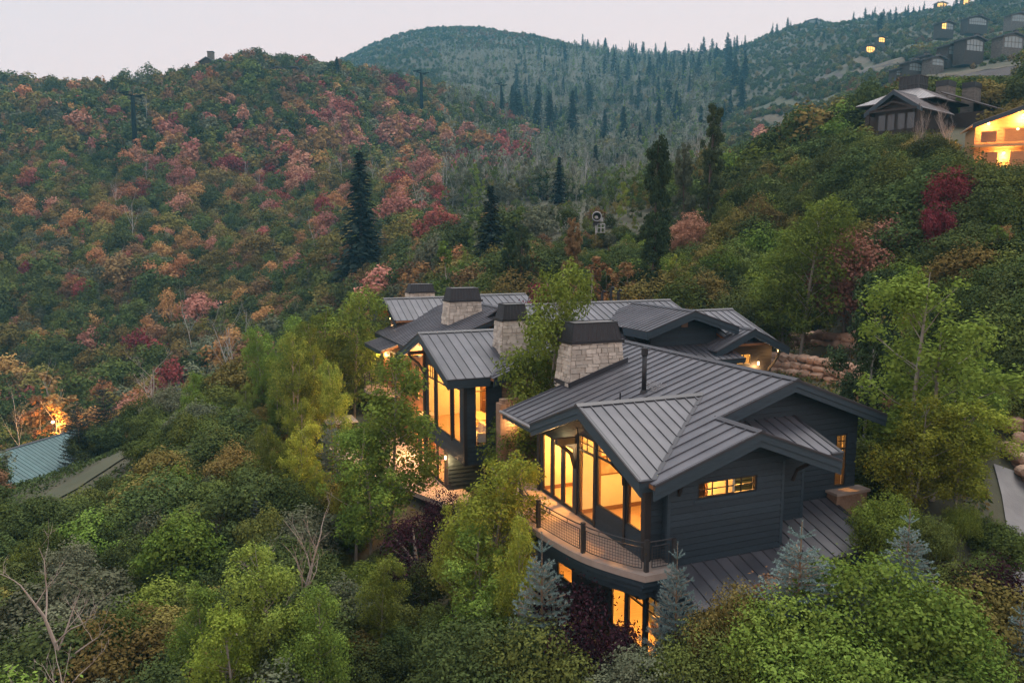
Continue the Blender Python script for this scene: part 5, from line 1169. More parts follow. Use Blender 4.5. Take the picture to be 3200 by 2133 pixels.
def conifer_proto(k, h, w, levels, nb, nq, size, bark=None):
    rs = rs_(300 + k); C = []; N = []; A = []
    for i in range(levels):
        f = .04 + .95 * i / levels; R_ = w * .5 * (1 - f) ** .85 * rs.uniform(.8, 1.15) + .06
        for b in range(nb):
            a = rs.uniform(0, 6.283); Lb = R_ * rs.uniform(.7, 1.12)
            for q in range(nq):
                t = (q + rs.uniform(.2, 1)) / nq; x = Lb * t; C.append((x * math.cos(a) + rs.normal(0, .06 * w * .3), x * math.sin(a) + rs.normal(0, .06 * w * .3), h * f - .28 * x + .1 * x * t + rs.normal(0, .05))); A.append((math.cos(a), math.sin(a), -.35)); N.append((.25 * math.cos(a), .25 * math.sin(a), 1))
    C = np.array(C); A = np.array(A); N = np.array(N) + rs.normal(0, .25, (len(C), 3)); n = len(C)
    A += rs.normal(0, .3, A.shape); A /= np.linalg.norm(A, axis=1)[:, None]; B = np.cross(N, A); B /= np.linalg.norm(B, axis=1)[:, None]
    s = (size * rs.uniform(.7, 1.3, n) * (1.15 - .6 * C[:, 2] / h))[:, None]
    V = np.empty((n, 4, 3)); V[:, 0] = C - A * s * .5; V[:, 1] = C + B * s * .26; V[:, 2] = C + A * s * .6; V[:, 3] = C - B * s * .26
    tr = limb_mesh('trunk', [([Vector((0, 0, -.5)), Vector((0, 0, h * .5)), Vector((0, 0, h))], [h * .014, h * .008, .01])], bark or BARKB)
    return tr, np_mesh('crown', V.reshape(-1, 3), np.arange(n * 4).reshape(n, 4), LM['conifer']), h, w
def spruce_proto(k, h=5.5, w=3.0):
    """near blue spruce: whorls of limbs carrying bottle-brush shoots, bare leader on top"""
    rs = rs_(400 + k); P = []; D = []; segs = []
    def shoot(p, d, L_, dens=60):
        m = max(10, int(L_ * dens * 2.6)); t = rs.uniform(0, 1, m); d = d / np.linalg.norm(d)
        r = rs.normal(0, 1, (m, 3)); r -= (r @ d)[:, None] * d; r /= np.linalg.norm(r, axis=1)[:, None] + 1e-9
        P.append(p + d * (t * L_)[:, None]); D.append(r * .8 + d * .65)
    nw = 17
    for i in range(nw):
        f = (i / nw) ** .9; z = .25 + (h * .86 - .25) * f; Lb = w * .5 * (1 - f) ** .8 + .16
        for b in range(7 if f < .7 else 6):
            a = b * 6.283 / 7 + rs.uniform(-.3, .3) + i; d0 = np.array([math.cos(a), math.sin(a), .02 + .55 * f ** 2]); p = np.array([0, 0, z + rs.uniform(-.06, .06)]); pts = [p]; dd = d0.copy(); L_ = Lb * rs.uniform(.8, 1.12)
            n = max(2, int(L_ / .2))
            for j in range(n):
                dd = dd + np.array([0, 0, .05]); dd /= np.linalg.norm(dd); q = p + dd * L_ / n; shoot(p, dd, L_ / n, 75)
                if j >= 0:
                    for sd in (-1, 1):
                        sv = np.cross(dd, [0, 0, 1.0]) * sd; sv = sv / np.linalg.norm(sv) * .75 + dd * .75 + np.array([0, 0, rs.uniform(-.15, .2)]); shoot(q, sv, min(.34, .10 + (1 - j / n) * L_ * .32) * rs.uniform(.7, 1.1), 85)
                p = q; pts.append(q)
            segs.append(([Vector(x) for x in pts[::max(1, len(pts) // 3)]] + [Vector(pts[-1])], None))
    ld = np.array([0, 0, h * .86]); shoot(ld, np.array([0, 0, 1.0]), h * .14, 38)
    for z in (.9,):
        for b in range(6): a = b * 1.05 + k; shoot(np.array([0, 0, h * z]), np.array([math.cos(a), math.sin(a), .75]), .36, 60)
    P = np.concatenate(P); D = np.concatenate(D); n = len(P); D /= np.linalg.norm(D, axis=1)[:, None]; S_ = np.cross(D, rs.normal(0, 1, (n, 3))); S_ /= np.linalg.norm(S_, axis=1)[:, None]
    l = rs.uniform(.045, .072, n)[:, None]; V = np.empty((n, 3, 3)); V[:, 0] = P - S_ * .011; V[:, 1] = P + S_ * .011; V[:, 2] = P + D * l
    sg_ = [([Vector((0, 0, -.4)), Vector((0, 0, h * .5)), Vector((0, 0, h * .99))], [h * .012, h * .007, .012])] + [(a, [.016] * (len(a) - 1) + [.006]) for a, _ in segs]
    return limb_mesh('trunk', sg_, mat('spruce_bark%d' % k, (.20, .13, .08), .9, (.28, .19, .12), 8, .2), 4), np_mesh('crown', V.reshape(-1, 3), np.arange(n * 3).reshape(n, 3), LM['spruce']), h, w

PR = {
 'shrubN': [shrub_proto(k, 13000, .095, 26) for k in range(5)],
 'bushN': [shrub_proto(60 + k, 26000, .135, 60, 6.0, 3.2) for k in range(3)],
 'mapleN': [shrub_proto(70 + k, 13000, .15, 40, 6.0, 2.4) for k in range(3)],
 'shrubM': [shrub_proto(10 + k, 2800, .18, 13) for k in range(5)],
 'shrubF': [shrub_proto(20 + k, 460, .44, 9) for k in range(4)],
 'aspenN': [tall_proto(k, 15000, .138, 9.5, 4.2, trunks=(1, 2, 2)[k], nl=64 if k == 0 else 44) for k in range(3)],
 'aspenM': [tall_proto(10 + k, 1500, .30, 9.5, 3.6) for k in range(3)],
 'aspenF': [tall_proto(20 + k, 200, .70, 9.5, 3.2, bark=BARKW, nl=14) for k in range(2)],
 'poplar': [tall_proto(30 + k, 24000, .26, 18, 4.4, kind='poplar', bark=BARKB, nl=95) for k in range(3)],
 'columnN': [tall_proto(40 + k, 20000, .14, 8, 3.4, kind='poplar', bark=BARKW, nl=70) for k in range(2)],
 'coniferM': [conifer_proto(k, 16, 5.2, 46, 11, 5, .85) for k in range(3)],
 'coniferF': [conifer_proto(10 + k, 16, 5.8, 22, 8, 3, 1.7) for k in range(2)],
 'spruceN': [spruce_proto(k) for k in range(3)],
 'plumN': [shrub_proto(50 + k, 4200, .085, 20, 3.0, 1.6) for k in range(2)],
}
def bare_proto(k, h, r, m, levels=3, nb=5, **kw):
    return limb_mesh('branches', branchy(rs_(500 + k), h, r, levels, nb=nb, **kw), m, 5)
BARE = {
 'spread': [bare_proto(0, 5, .11, BARKD, 3, 5, spread=.55, start=.18, up=.7, kink=.16, curve=.10), bare_proto(1, 5, .10, BARKD, 3, 5, spread=.5, start=.3, up=.9, kink=.13, curve=.14), bare_proto(2, 5, .10, BARKD, 3, 6, spread=.6, start=.1, up=.6, kink=.10)],
 'upright': [bare_proto(3, 11, .16, BARKD, 3, 9, spread=.42, start=.22, up=.9, kink=.06), bare_proto(4, 11, .17, BARKD, 3, 9, spread=.5, start=.25, up=.8, kink=.06)],
 'pale': [bare_proto(5, 9, .085, BARKW, 2, 5, spread=.45, start=.4, up=.7, kink=.05), bare_proto(6, 9, .07, BARKW, 2, 4, spread=.45, start=.45, up=.8, kink=.07)],
}
PLANTED = list(GLOWS)                    # (x, y, radius) already taken by a hand-placed plant
def plant(name, proto, loc, scale, rz, colour, label, cat='tree', group=None, parts=True, bark=None, sink=.0):
    tr, cr, h, w = proto; s = scale if hasattr(scale, '__len__') else (scale,) * 3
    e = empty(name, (loc[0], loc[1], loc[2] - sink), rz); e.scale = s; tag(e, label, cat, group)
    t = link('trunk', tr, None, e); c = link('crown', cr, None, e)
    c.material_slots[0].link = 'OBJECT'; c.material_slots[0].material = LM[colour]
    if bark: t.material_slots[0].link = 'OBJECT'; t.material_slots[0].material = bark
    return e
def place(name, kind, px, py_top, Y, colour, label, width=1.0, k=0, rz=None, cat='tree', z0=None, min_h=1.0, group=None, bark=None):
    """a plant whose top shows at pixel (px, py_top) and which stands on the ground at forward distance Y"""
    x, y, zt = at(px, py_top, Y); g = tz(x, y) if z0 is None else z0; h = max(min_h, zt - g); p = PR[kind][k % len(PR[kind])]; s = h / p[2]
    PLANTED.append((x, y, p[3] * s * width * .32)); return plant(name, p, (x, y, g), (s * width, s * width, s), rz if rz is not None else (px * .37) % 6.28, colour, label, cat, group, bark=bark)
def bare(kind, k, px, py_top, Y, label, width=1.0, rz=0.0, base=None):
    x, y, zt = at(px, py_top, Y); g = tz(x, y); m = BARE[kind][k]; h0 = max(v.co.z for v in m.vertices); s = (zt - g) / h0
    e = link('bare_tree', m, None, None, (x, y, g - .2), (0, 0, rz), (s * width, s * width, s)); tag(e, label, 'tree'); PLANTED.append((x, y, .5)); return e
# --- hand-placed plants
place('aspen_tree', 'aspenN', 2930, 830, 31.5, 'aspen', 'tall twin-trunked aspen beside the front gable, partly hiding the house', 1.35, 1, .4)
place('aspen_tree', 'aspenN', 2860, 1230, 29.5, 'aspeny', 'shorter leafy aspen growing at the foot of the twin-trunked aspen', 1.25, 2)
place('aspen_tree', 'aspenN', 3010, 1230, 30, 'aspeny', 'bushy yellow-green aspen between the twin-trunked aspen and the driveway', 1.6, 0)
place('aspen_tree', 'aspenN', 1180, 1105, 38.5, 'aspen', 'leafy aspen in front of the lit porch of the middle wing', 1.25, 2)
place('aspen_tree', 'aspenN', 1120, 1330, 36, 'aspen', 'lower aspen beside the terrace edge', 1.3, 1)
place('aspen_tree', 'aspenN', 1520, 1400, 29.5, 'aspeny', 'pale green young aspen in front of the brown stone wall', 1.15, 0)
place('aspen_tree', 'aspenN', 1475, 1640, 27.5, 'aspen', 'small aspen below the pale green young aspen', 1.35, 1)
place('aspen_tree', 'aspenN', 1602, 1600, 26.4, 'aspeny', 'slender aspen touching the curved deck railing', .65, 2)
place('aspen_tree', 'aspenN', 1690, 805, 39.8, 'aspen', 'tall slender aspen rising between the two stone chimneys', .8, 0)
place('aspen_tree', 'aspenN', 1640, 1130, 38.8, 'aspen', 'young aspen spreading in front of the link wall', 1.0, 2)
place('aspen_tree', 'aspenN', 1000, 960, 61, 'aspen', 'large aspen standing behind the blue spruce on the spur', 1.1, 1); place('aspen_tree', 'aspenN', 890, 985, 63, 'aspen', 'large grey-trunked aspen on the spur left of the house', 1.2, 2)
place('aspen_tree', 'aspenN', 1095, 890, 62, 'lush', 'dark green aspen close to the rear balcony', 1.0, 0); place('aspen_tree', 'aspenN', 945, 1310, 44, 'aspeny', 'yellow-green young aspen near the blue spruce on the spur', 1.0, 1); place('aspen_tree', 'aspenN', 1000, 1440, 42, 'aspeny', 'small yellow aspen in front of the yellow-green young aspen', 1.0, 2)
place('aspen_tree', 'aspenN', 850, 1700, 25.5, 'aspen', 'light green aspen with dead twigs at the foot of the slope', .95, 0); place('aspen_tree', 'aspenN', 960, 1830, 24.5, 'aspen', 'light green aspen sapling beside the dead twigs', .95, 2); place('aspen_tree', 'aspenN', 720, 1860, 24.5, 'aspeny', 'broad light green aspen sapling on the low slope', 1.1, 1)
place('aspen_tree', 'aspenN', 2520, 610, 61.5, 'aspen', 'tall aspen standing above the lower retaining wall', 1.15, 0); place('aspen_tree', 'aspenN', 2475, 760, 63, 'lush', 'shorter bright aspen above the retaining wall', 1.2, 2)
place('aspen_tree', 'aspenM', 2985, 740, 55, 'aspen', 'pale-trunked aspen below the crimson maple', .9, 1); place('aspen_tree', 'aspenM', 2110, 790, 72, 'aspeny', 'yellowing aspen behind the main ridge', .9, 0); place('aspen_tree', 'aspenM', 2160, 830, 70, 'aspen', 'green aspen beside the yellowing aspen behind the ridge', .9, 2); place('aspen_tree', 'aspenM', 1400, 750, 95, 'aspen', 'feathery aspen behind the chimneys', 1.2, 1); place('aspen_tree', 'aspenM', 2900, 900, 47, 'aspen', 'aspen above the driveway boulders', 1.2, 0); place('aspen_tree', 'aspenM', 3120, 700, 52, 'aspen', 'aspen beside the rust maples up the slope', 1.0, 2)
place('ivy_covered_tree', 'columnN', 2722, 835, 38, 'poplar', 'dark columnar tree with white forked trunk beside the house', .78, 0)
for px, py, Y, wd, k, c, t in ((820, 1010, 64, .8, 0, 'aspen', 'slender aspen at the head of the grass path'), (870, 1090, 57, .75, 1, 'aspen', 'slender aspen before the grey-trunked aspen'), (960, 1075, 56, .75, 2, 'aspeny', 'bright slender aspen beside the spur blue spruce'), (1055, 1120, 52, .7, 0, 'aspen', 'narrow aspen uphill of the hot tub'), (760, 1190, 61, .8, 1, 'aspen', 'shorter slender aspen near the dead white trunk'), (1080, 1430, 38, .8, 2, 'aspeny', 'light aspen at the low terrace corner'), (1420, 1560, 30, .8, 2, 'aspeny', 'bright narrow aspen left of the pale young aspen'), (1180, 1720, 28, .9, 0, 'aspen', 'slim aspen in the shrubs below the terrace plum'), (620, 1800, 27, .9, 1, 'aspen', 'slim aspen near the bare brown tree'), (3090, 1120, 36, .9, 2, 'aspen', 'slim aspen over the high driveway wall'), (905, 1030, 55, .85, 2, 'aspen', 'tall airy aspen in the middle of the spur stand'), (985, 1000, 58, .8, 0, 'aspen', 'tall straight aspen at the house side of the spur stand'), (930, 1240, 46, .8, 1, 'aspeny', 'bright aspen in front of the spur stand'), (850, 1320, 44, .75, 0, 'aspen', 'narrow aspen at the low side of the spur stand')):
    place('aspen_tree', 'aspenN', px, py, Y, c, t, wd, k)
for px, py, Y, wd, k, c, t in ((2050, 388, 76, .62, 0, 'poplar', 'tall dark poplar left of the tallest one behind the ridge'), (2222, 308, 86, .68, 1, 'poplar', 'tallest dark poplar behind the house'), (2025, 650, 70, .95, 2, 'poplar', 'broad dark poplar in front of the twin tall ones'), (1630, 690, 80, .8, 1, 'poplar', 'dark poplar behind the rear chimneys'), (1590, 700, 83, .8, 0, 'poplar', 'dark slender poplar next to the rear chimney'), (1785, 670, 82, .85, 2, 'brown', 'rusty brown poplar behind the tall slender aspen'), (2150, 430, 90, .8, 2, 'grey', 'soft grey-green poplar between the two tallest')):
    place('poplar_tree', 'poplar', px, py, Y, c, t, wd, k)
for px, py, Y, wd, k, t in ((2118, 1690, 22.6, .8, 0, 'blue spruce at the deck corner with a long bare leader'), (2507, 1622, 21.8, 1.35, 1, 'blue spruce standing before the skirt roof'), (2845, 1590, 23.4, 1.1, 2, 'twin-tipped blue spruce below the twin-trunked aspen'), (1694, 1660, 24.2, .95, 1, 'wide blue spruce under the curved deck'), (1035, 1300, 45, 1.0, 0, 'blue spruce on the spur near the terrace'), (800, 1530, 38, .8, 2, 'small blue spruce half hidden in the shrubs'), (2690, 1800, 21, .9, 0, 'small blue spruce at the eave of the skirt roof'), (3195, 1880, 22, 1.2, 1, 'dark blue spruce by the lower driveway')):
    place('blue_spruce', 'spruceN', px, py, Y, 'spruce', t, wd, k)
for px, py, Y, wd, k, t in ((238, 1245, 82, .95, 0, 'dark spruce before the pale green roof, its limbs over the ridge'), (318, 1175, 84, .9, 1, 'taller dark spruce at the right end of the pale green roof'), (555, 1190, 80, 1.0, 1, 'bluish spruce beside the bare grey tree'), (735, 1195, 76, .7, 0, 'little blue spruce at the foot of the dead trunk')):
    place('spruce_tree', 'spruceN', px, py, Y, 'spruced' if px < 400 else 'spruce', t, wd, k)
for px, py, Y, wd, t in ((1122, 465, 150, 1.5, 'tallest dark conifer on the lower hillside'), (1533, 575, 104, 1.7, 'dark conifer standing above the grey-green aspens'), (1748, 488, 170, 1.5, 'dark conifer at the edge of the white-trunked grove'), (1600, 265, 480, 1.0, 'slim conifer by the chairlift tower'), (1570, 285, 478, 1.0, 'shorter conifer beside the chairlift tower'), (1720, 290, 430, 1.1, 'conifer on the hazy slope above the grove'), (1790, 280, 440, 1.2, 'second conifer on the hazy slope above the grove'), (1862, 450, 260, 1.3, 'squat conifer inside the white-trunked grove'), (1930, 475, 250, 1.1, 'conifer at the right side of the white-trunked grove'), (1890, 340, 420, 1.2, 'conifer under the faint chairlift tower'), (2000, 380, 400, 1.2, 'conifer in the hazy valley'), (1950, 330, 430, 1.2, 'tall conifer in the hazy valley'), (2060, 300, 480, 1.2, 'dark conifer near the head of the valley'), (2115, 280, 500, 1.2, 'conifer high in the valley head'), (1892, 117, 1050, 1.6, 'lone conifer on the saddle skyline'), (1836, 122, 1050, 1.9, 'broad conifer on the saddle skyline'), (1283, 92, 1090, 1.0, 'tiny conifer on the dome crest'), (1052, 176, 392, 1.5, 'bushy conifer on the near ridge before the dome')):
    place('conifer_tree', 'coniferM', px, py, Y, 'conifer', t, wd, px % 3)
place('maple_tree', 'mapleN', 2990, 495, 62, 'crimson', 'crimson maple glowing on the slope below the lit house', 1.0, 0); place('maple_tree', 'mapleN', 2940, 610, 60, 'crimson', 'wine-red maple leaning below the crimson maple', .8, 1); place('maple_tree', 'mapleN', 2158, 645, 84, 'salmon', 'peach-coloured maple among dark oaks', 1.1, 2)
place('maple_tree', 'mapleN', 2655, 680, 62, 'salmon', 'salmon maple above the tall aspen', 1.0, 3); place('maple_tree', 'mapleN', 2630, 790, 68, 'red', 'coral maple beside the dark columnar tree', 1.0, 0); place('maple_tree', 'mapleN', 2790, 660, 64, 'salmon', 'dusty pink maple below the bare pale trees', 1.2, 1); place('maple_tree', 'mapleN', 3140, 690, 55, 'orange', 'rust maple at the upper slope edge', 1.0, 2); place('maple_tree', 'mapleN', 3100, 780, 52, 'orange', 'rust-orange maple below the other rust maple', 1.0, 3); place('maple_tree', 'mapleN', 2480, 455, 110, 'orange', 'rusty round maple on the crest of the oak slope', 1.0, 0); place('maple_tree', 'mapleN', 2740, 545, 75, 'orange', 'pale orange maple in the oak slope', .8, 1); place('maple_tree', 'mapleN', 1688, 850, 62, 'crimson', 'dark red ornamental maple behind the chimneys', .7, 2)
for px, py, Y, c, k, t in ((150, 1150, 103, 'copper', 0, 'orange-lit tree behind the green-roofed building'), (195, 1225, 101, 'orange', 1, 'glowing orange shrub tree beside the hidden outdoor lamp'), (120, 1230, 101.5, 'copper', 2, 'amber-lit sapling by the orange-lit white trunk'), (1830, 800, 72, 'copper', 1, 'amber-lit shrub tree behind the ridge vents'), (1965, 815, 71, 'copper', 2, 'copper young tree behind the main ridge'), (1900, 830, 74, 'orange', 0, 'orange-lit bush between the copper trees')): place('copper_tree', 'aspenM', px, py, Y, c, t, 1.4, k)  # orange leaf colours carry painted lamp glow on these trees
place('plum_shrub', 'plumN', 1790, 1790, 24.2, 'plum', 'dark purple-leaved plum before the lower windows', .9, 0, cat='shrub'); place('plum_shrub', 'plumN', 1850, 1850, 23.4, 'plum', 'purple plum with shoots against the deck slab', .75, 1, cat='shrub'); place('plum_shrub', 'plumN', 3120, 1720, 25, 'plum', 'dark purple plum overhanging the driveway', 1.2, 0, cat='shrub'); place('plum_shrub', 'plumN', 1385, 1500, 36, 'plum', 'purple plum at the corner of the terrace', .7, 1, cat='shrub'); place('plum_shrub', 'plumN', 1300, 1600, 33, 'plum', 'broad purple plum below the terrace', 1.3, 0, cat='shrub'); place('plum_shrub', 'plumN', 2605, 900, 67, 'plum', 'purple bush above the upper boulder wall', 1.5, 1, cat='shrub'); place('plum_shrub', 'plumN', 3110, 930, 48, 'plum', 'dusky purple bush on the slope above the driveway', 1.4, 0, cat='shrub')
for px, py, Y, wd, k, c, t in ((2760, 1700, 21, 1.15, 0, 'lush', 'big bright green maple bush filling the corner by the driveway'), (2480, 1830, 20.6, 1.0, 1, 'lush', 'bright green bush in front of the blue spruce'), (2950, 1850, 20.5, 1.1, 2, 'lush', 'rounded green bush beside the purple plum'), (2650, 1960, 18.8, 1.2, 3, 'lush', 'low bright green bush nearest the drone'), (3080, 2000, 20, 1.2, 0, 'mid', 'green bush under the driveway edge'), (2300, 1800, 21.8, .7, 2, 'olive', 'thin olive shrub with yellowing tips before the skirt roof'), (2200, 1930, 21.5, 1.1, 1, 'mid', 'green shrub under the deck-corner spruce'), (2030, 2010, 21.5, 1.2, 0, 'grey', 'greyish shrub under the lower windows'), (1680, 1930, 22.5, 1.0, 1, 'mid', 'green shrub at the foot of the wide blue spruce'), (1500, 1900, 23, 1.1, 2, 'dark', 'dark green shrub below the small aspen'), (2780, 1520, 27.5, .9, 0, 'lush', 'leafy bush at the stone base of the house'), (2920, 1600, 27, 1.0, 1, 'mid', 'leafy bush beneath the twin-trunked aspen'), (3010, 1560, 28.5, .9, 2, 'lush', 'leafy bush where the driveway bends'), (3075, 1720, 26, .8, 1, 'mid', 'leafy bush overhanging the concrete of the driveway')):
    place('broadleaf_bush', 'bushN', px, py, Y, c, t, wd, k, cat='bush')
bare('spread', 0, 130, 1640, 27, 'bare dead tree with long crooked branches on the low slope', 1.1); bare('spread', 1, 20, 1980, 24, 'bare leaning stems beside the crooked dead tree', 1.2, 1); bare('spread', 1, 868, 1580, 29, 'bare brown tree above the light green aspen', 1.0, 2.0); bare('spread', 2, 800, 1680, 28, 'leafless shrub next to the bare brown tree', 1.2, 4)
bare('spread', 2, 470, 1080, 86, 'bare grey tree with fan-shaped branches near the green-roofed building', 1.3); bare('pale', 0, 722, 920, 78, 'dead white aspen trunk with a few side limbs', 1.2); bare('pale', 1, 150, 1110, 99, 'white trunk glowing orange above the hidden lamp', 1.0); bare('pale', 0, 48, 1180, 98, 'pale crooked trunk left of the orange glow', 1.0, 2); bare('pale', 1, 600, 880, 140, 'thin dead aspen among the russet shrubs', 1, 1)
bare('upright', 0, 2880, 300, 80, 'bare upright tree in front of the pavilion', .8); bare('upright', 1, 2985, 300, 80, 'bare spreading tree beside the stone chimney of the lit house', .9, 1)
bare('pale', 1, 1290, 730, 130, 'thin white dead trunk above the rear gable', 1.0); bare('pale', 0, 1465, 790, 120, 'white dead trunk behind the rear chimney', .8)

for px, py, Y, wd, c, t in ((306, 238, 360, .8, 'dark', 'round-topped ridge tree with a pale stem'), (392, 212, 362, .9, 'dark', 'tall dark ridge tree in the highest clump'), (462, 196, 363, .9, 'dark', 'tallest ridge tree of the skyline clump'), (545, 222, 368, .7, 'mid', 'ridge tree below the ridge-top houses'), (785, 172, 378, .55, 'dark', 'slim ridge tree beside the glowing cabin'), (812, 152, 379, .45, 'dark', 'tall pointed ridge tree near the glowing cabin'), (893, 166, 388, .5, 'dark', 'pointed ridge tree behind the flat outbuilding'), (160, 230, 358, .9, 'dark', 'broad low ridge tree on the crest')):
    place('ridge_tree', 'shrubM', px, py, Y, c, t, wd, px % 4)
# --- scattered woodland
HOUSEBOX = [(-3.2, 12.8, -2.9, 15.5), (-6, 8, 15, 46), (5, 22.5, 13, 36)]
def excluded(X, Y):
    hx = (X - HO[0]) * _ch + (Y - HO[1]) * _sh; hy = -(X - HO[0]) * _sh + (Y - HO[1]) * _ch; m = np.zeros(len(X), bool)
    for a, b, c, d in HOUSEBOX: m |= (hx > a) & (hx < b) & (hy > c) & (hy < d)
    for P, w in PATCHES:
        for (x0, y0, _), (x1, y1, _) in zip(P[:-1], P[1:]):
            dx, dy = x1 - x0, y1 - y0; t = np.clip(((X - x0) * dx + (Y - y0) * dy) / (dx * dx + dy * dy + 1e-9), 0, 1); m |= (X - x0 - t * dx) ** 2 + (Y - y0 - t * dy) ** 2 < (w + .8) ** 2
    for x, y, r in PLANTED: m |= (X - x) ** 2 + (Y - y) ** 2 < (r * .8) ** 2
    for e, x0, x1, y0, y1 in ((pav, -2, 25, -9, 9), (lit, -3, 10, -4, 9), (teal, -1, 34, -14, 1)):
        c, s = math.cos(e.rotation_euler.z), math.sin(e.rotation_euler.z); dx, dy = X - e.location.x, Y - e.location.y; lx, ly = dx * c + dy * s, -dx * s + dy * c; m |= (lx > x0) & (lx < x1) & (ly > y0) & (ly < y1)
    for o in list(COL.objects):
        if o.name.startswith('hillside_house'):
            r = 7 if o.location.y < 450 else 12; m |= (np.abs(X - o.location.x) < r) & (Y > o.location.y - r * 1.6) & (Y < o.location.y + 12)
    return m
# what the nearer ground hides
_ab = np.linspace(-.85, .85, 341); _yb = np.geomspace(16, 1400, 240)
_SL = np.stack([(terrain(_ab * y, np.full(len(_ab), y)) + 1.0 - CZ) / y for y in _yb]); _CM = np.maximum.accumulate(_SL, 0)
def visible(X, Y, ztop):
    i = np.clip(np.searchsorted(_yb, Y * .95) - 1, 0, len(_yb) - 1); j = np.clip(((X / Y + .85) / 1.7 * 340).round().astype(int), 0, 340)
    return ((ztop - CZ) / Y > _CM[i, j]) & (np.abs(X / Y) < .80)
rsv = rs_(11)
pts = []
Yc = 17.0
while Yc < 1350:
    sp = 1.75 if Yc < 62 else 2.2 if Yc < 110 else 2.6 if Yc < 260 else 3.1 if Yc < 430 else 4.6 if Yc < 700 else 5.4
    hw = .80 * Yc; n = int(2 * hw / sp); x = -hw + sp * (np.arange(n) + rsv.uniform(-.45, .45, n)); y = Yc + rsv.uniform(-.45, .45, n) * sp; pts.append(np.stack([x, y, np.full(n, sp)], 1)); Yc += sp
pts = np.concatenate(pts); X, Y, SP = pts.T
Z = terrain(X, Y); keep = ~excluded(X, Y) & visible(X, Y, Z + 4.5)
X, Y, Z, SP = X[keep], Y[keep], Z[keep], SP[keep]
zr = Z - CZ + 2.0; zc = Y * _cp - zr * _sp; PX = 1600 + FPX * X / zc; PY = 1066.5 - FPX * (Y * _sp + zr * _cp) / zc
ok = (PY < 2330); X, Y, Z, SP, PX, PY = (a[ok] for a in (X, Y, Z, SP, PX, PY)); N_ = len(X)
U1, U2, U3, U4 = rsv.uniform(0, 1, (4, N_))
NZ = _vnoise(X / 17, Y / 17, 21); NZ2 = _vnoise(X / 7, Y / 7, 22); NZ3 = _vnoise(X / 45, Y / 45, 23)
q = 1.3605                       # patches of autumn colour on the hill, in picture positions of their centres
RED = [(770, 262, 70, 38, 'redsal'), (560, 292, 22, 14, 'red'), (232, 296, 60, 30, 'salmon'), (170, 308, 22, 14, 'salmon'), (405, 302, 42, 22, 'redsal'), (660, 425, 55, 50, 'pink'), (600, 428, 30, 30, 'pink'), (700, 400, 40, 25, 'salmon'), (1040, 405, 40, 55, 'pink'), (1000, 430, 40, 50, 'redsal'), (1110, 390, 45, 45, 'redsal'), (1005, 510, 35, 50, 'pink'), (930, 450, 40, 40, 'redsal'), (910, 212, 50, 20, 'dusk'), (1058, 236, 34, 16, 'red'), (330, 385, 60, 38, 'salmon'), (400, 392, 45, 42, 'salmon'), (330, 455, 22, 34, 'red'), (520, 335, 45, 20, 'salmon'), (640, 330, 90, 32, 'salmon'), (880, 318, 110, 42, 'salmon'), (1000, 352, 50, 26, 'orange'), (1160, 365, 60, 40, 'redsal'), (1240, 330, 60, 30, 'salmon'), (60, 652, 20, 20, 'red'), (195, 680, 14, 26, 'red'), (275, 622, 22, 24, 'salmon'), (50, 690, 30, 40, 'brown'), (470, 600, 30, 26, 'salmon'), (365, 560, 24, 24, 'salmon'), (180, 590, 26, 24, 'orange'), (90, 500, 40, 20, 'salmon'), (240, 510, 40, 20, 'orange'), (440, 440, 40, 30, 'orange'), (810, 470, 40, 40, 'orange'), (1060, 330, 60, 20, 'orange'), (740, 560, 20, 30, 'orange'), (560, 440, 60, 40, 'orange'), (120, 780, 40, 30, 'orange'), (330, 835, 40, 24, 'red'), (330, 975, 24, 40, 'salmon'), (362, 1045, 16, 24, 'red'), (1310, 380, 26, 20, 'salmon'), (1690, 390, 16, 14, 'red'), (1750, 320, 16, 14, 'salmon'), (690, 250, 20, 20, 'orange'), (800, 340, 60, 20, 'redsal'), (720, 640, 40, 30, 'salmon')]
col = np.full(N_, 'mid', dtype=object); kind = np.full(N_, 'oak', dtype=object)
hill = (Y > 92) & (PX < 2300)
g = U1
col[g < .34] = 'dark'; col[(g >= .62) & (g < .76)] = 'olive'; col[(g >= .76) & (g < .86)] = 'grey'; col[(g >= .86) & (g < .93)] = 'brown'
lh = (Y > 92) & (Y < 520) & (PX < 1650)
base = .03 + .12 * np.clip((NZ - .45) * 3, 0, 1) * np.clip((900 - PY) / 300, .25, 1) * np.clip((PY - 260) / 140, 0, 1)
sel = lh & (U2 < base); col[sel & (U3 < .45)] = 'salmon'; col[sel & (U3 >= .45) & (U3 < .8)] = 'orange'; col[sel & (U3 >= .8)] = 'red'
sel = lh & (U2 >= base) & (U2 < base + .16 + .18 * (NZ3 > .45)); col[sel] = np.where(U3[sel] < .32, 'brown', np.where(U3[sel] < .88, 'olive', 'orange'))
PAL = {'redsal': ('red', 'salmon', 'salmon', 'orange'), 'red': ('red', 'red', 'crimson', 'salmon'), 'salmon': ('salmon', 'salmon', 'orange', 'brown'), 'pink': ('red', 'crimson', 'red', 'salmon'), 'dusk': ('crimson', 'brown', 'red', 'brown'), 'orange': ('orange', 'salmon', 'olive', 'brown'), 'brown': ('brown', 'orange', 'brown', 'olive')}
for cx, cy, rx, ry, p in RED:
    d = ((PX - cx * q) / (rx * q)) ** 2 + ((PY - cy * q) / (ry * q)) ** 2; sel = (d < 1) & (U2 < .72 - .42 * d) & (Y > 60)
    col[sel] = np.array(PAL[p], dtype=object)[(U3[sel] * 4).astype(int)]
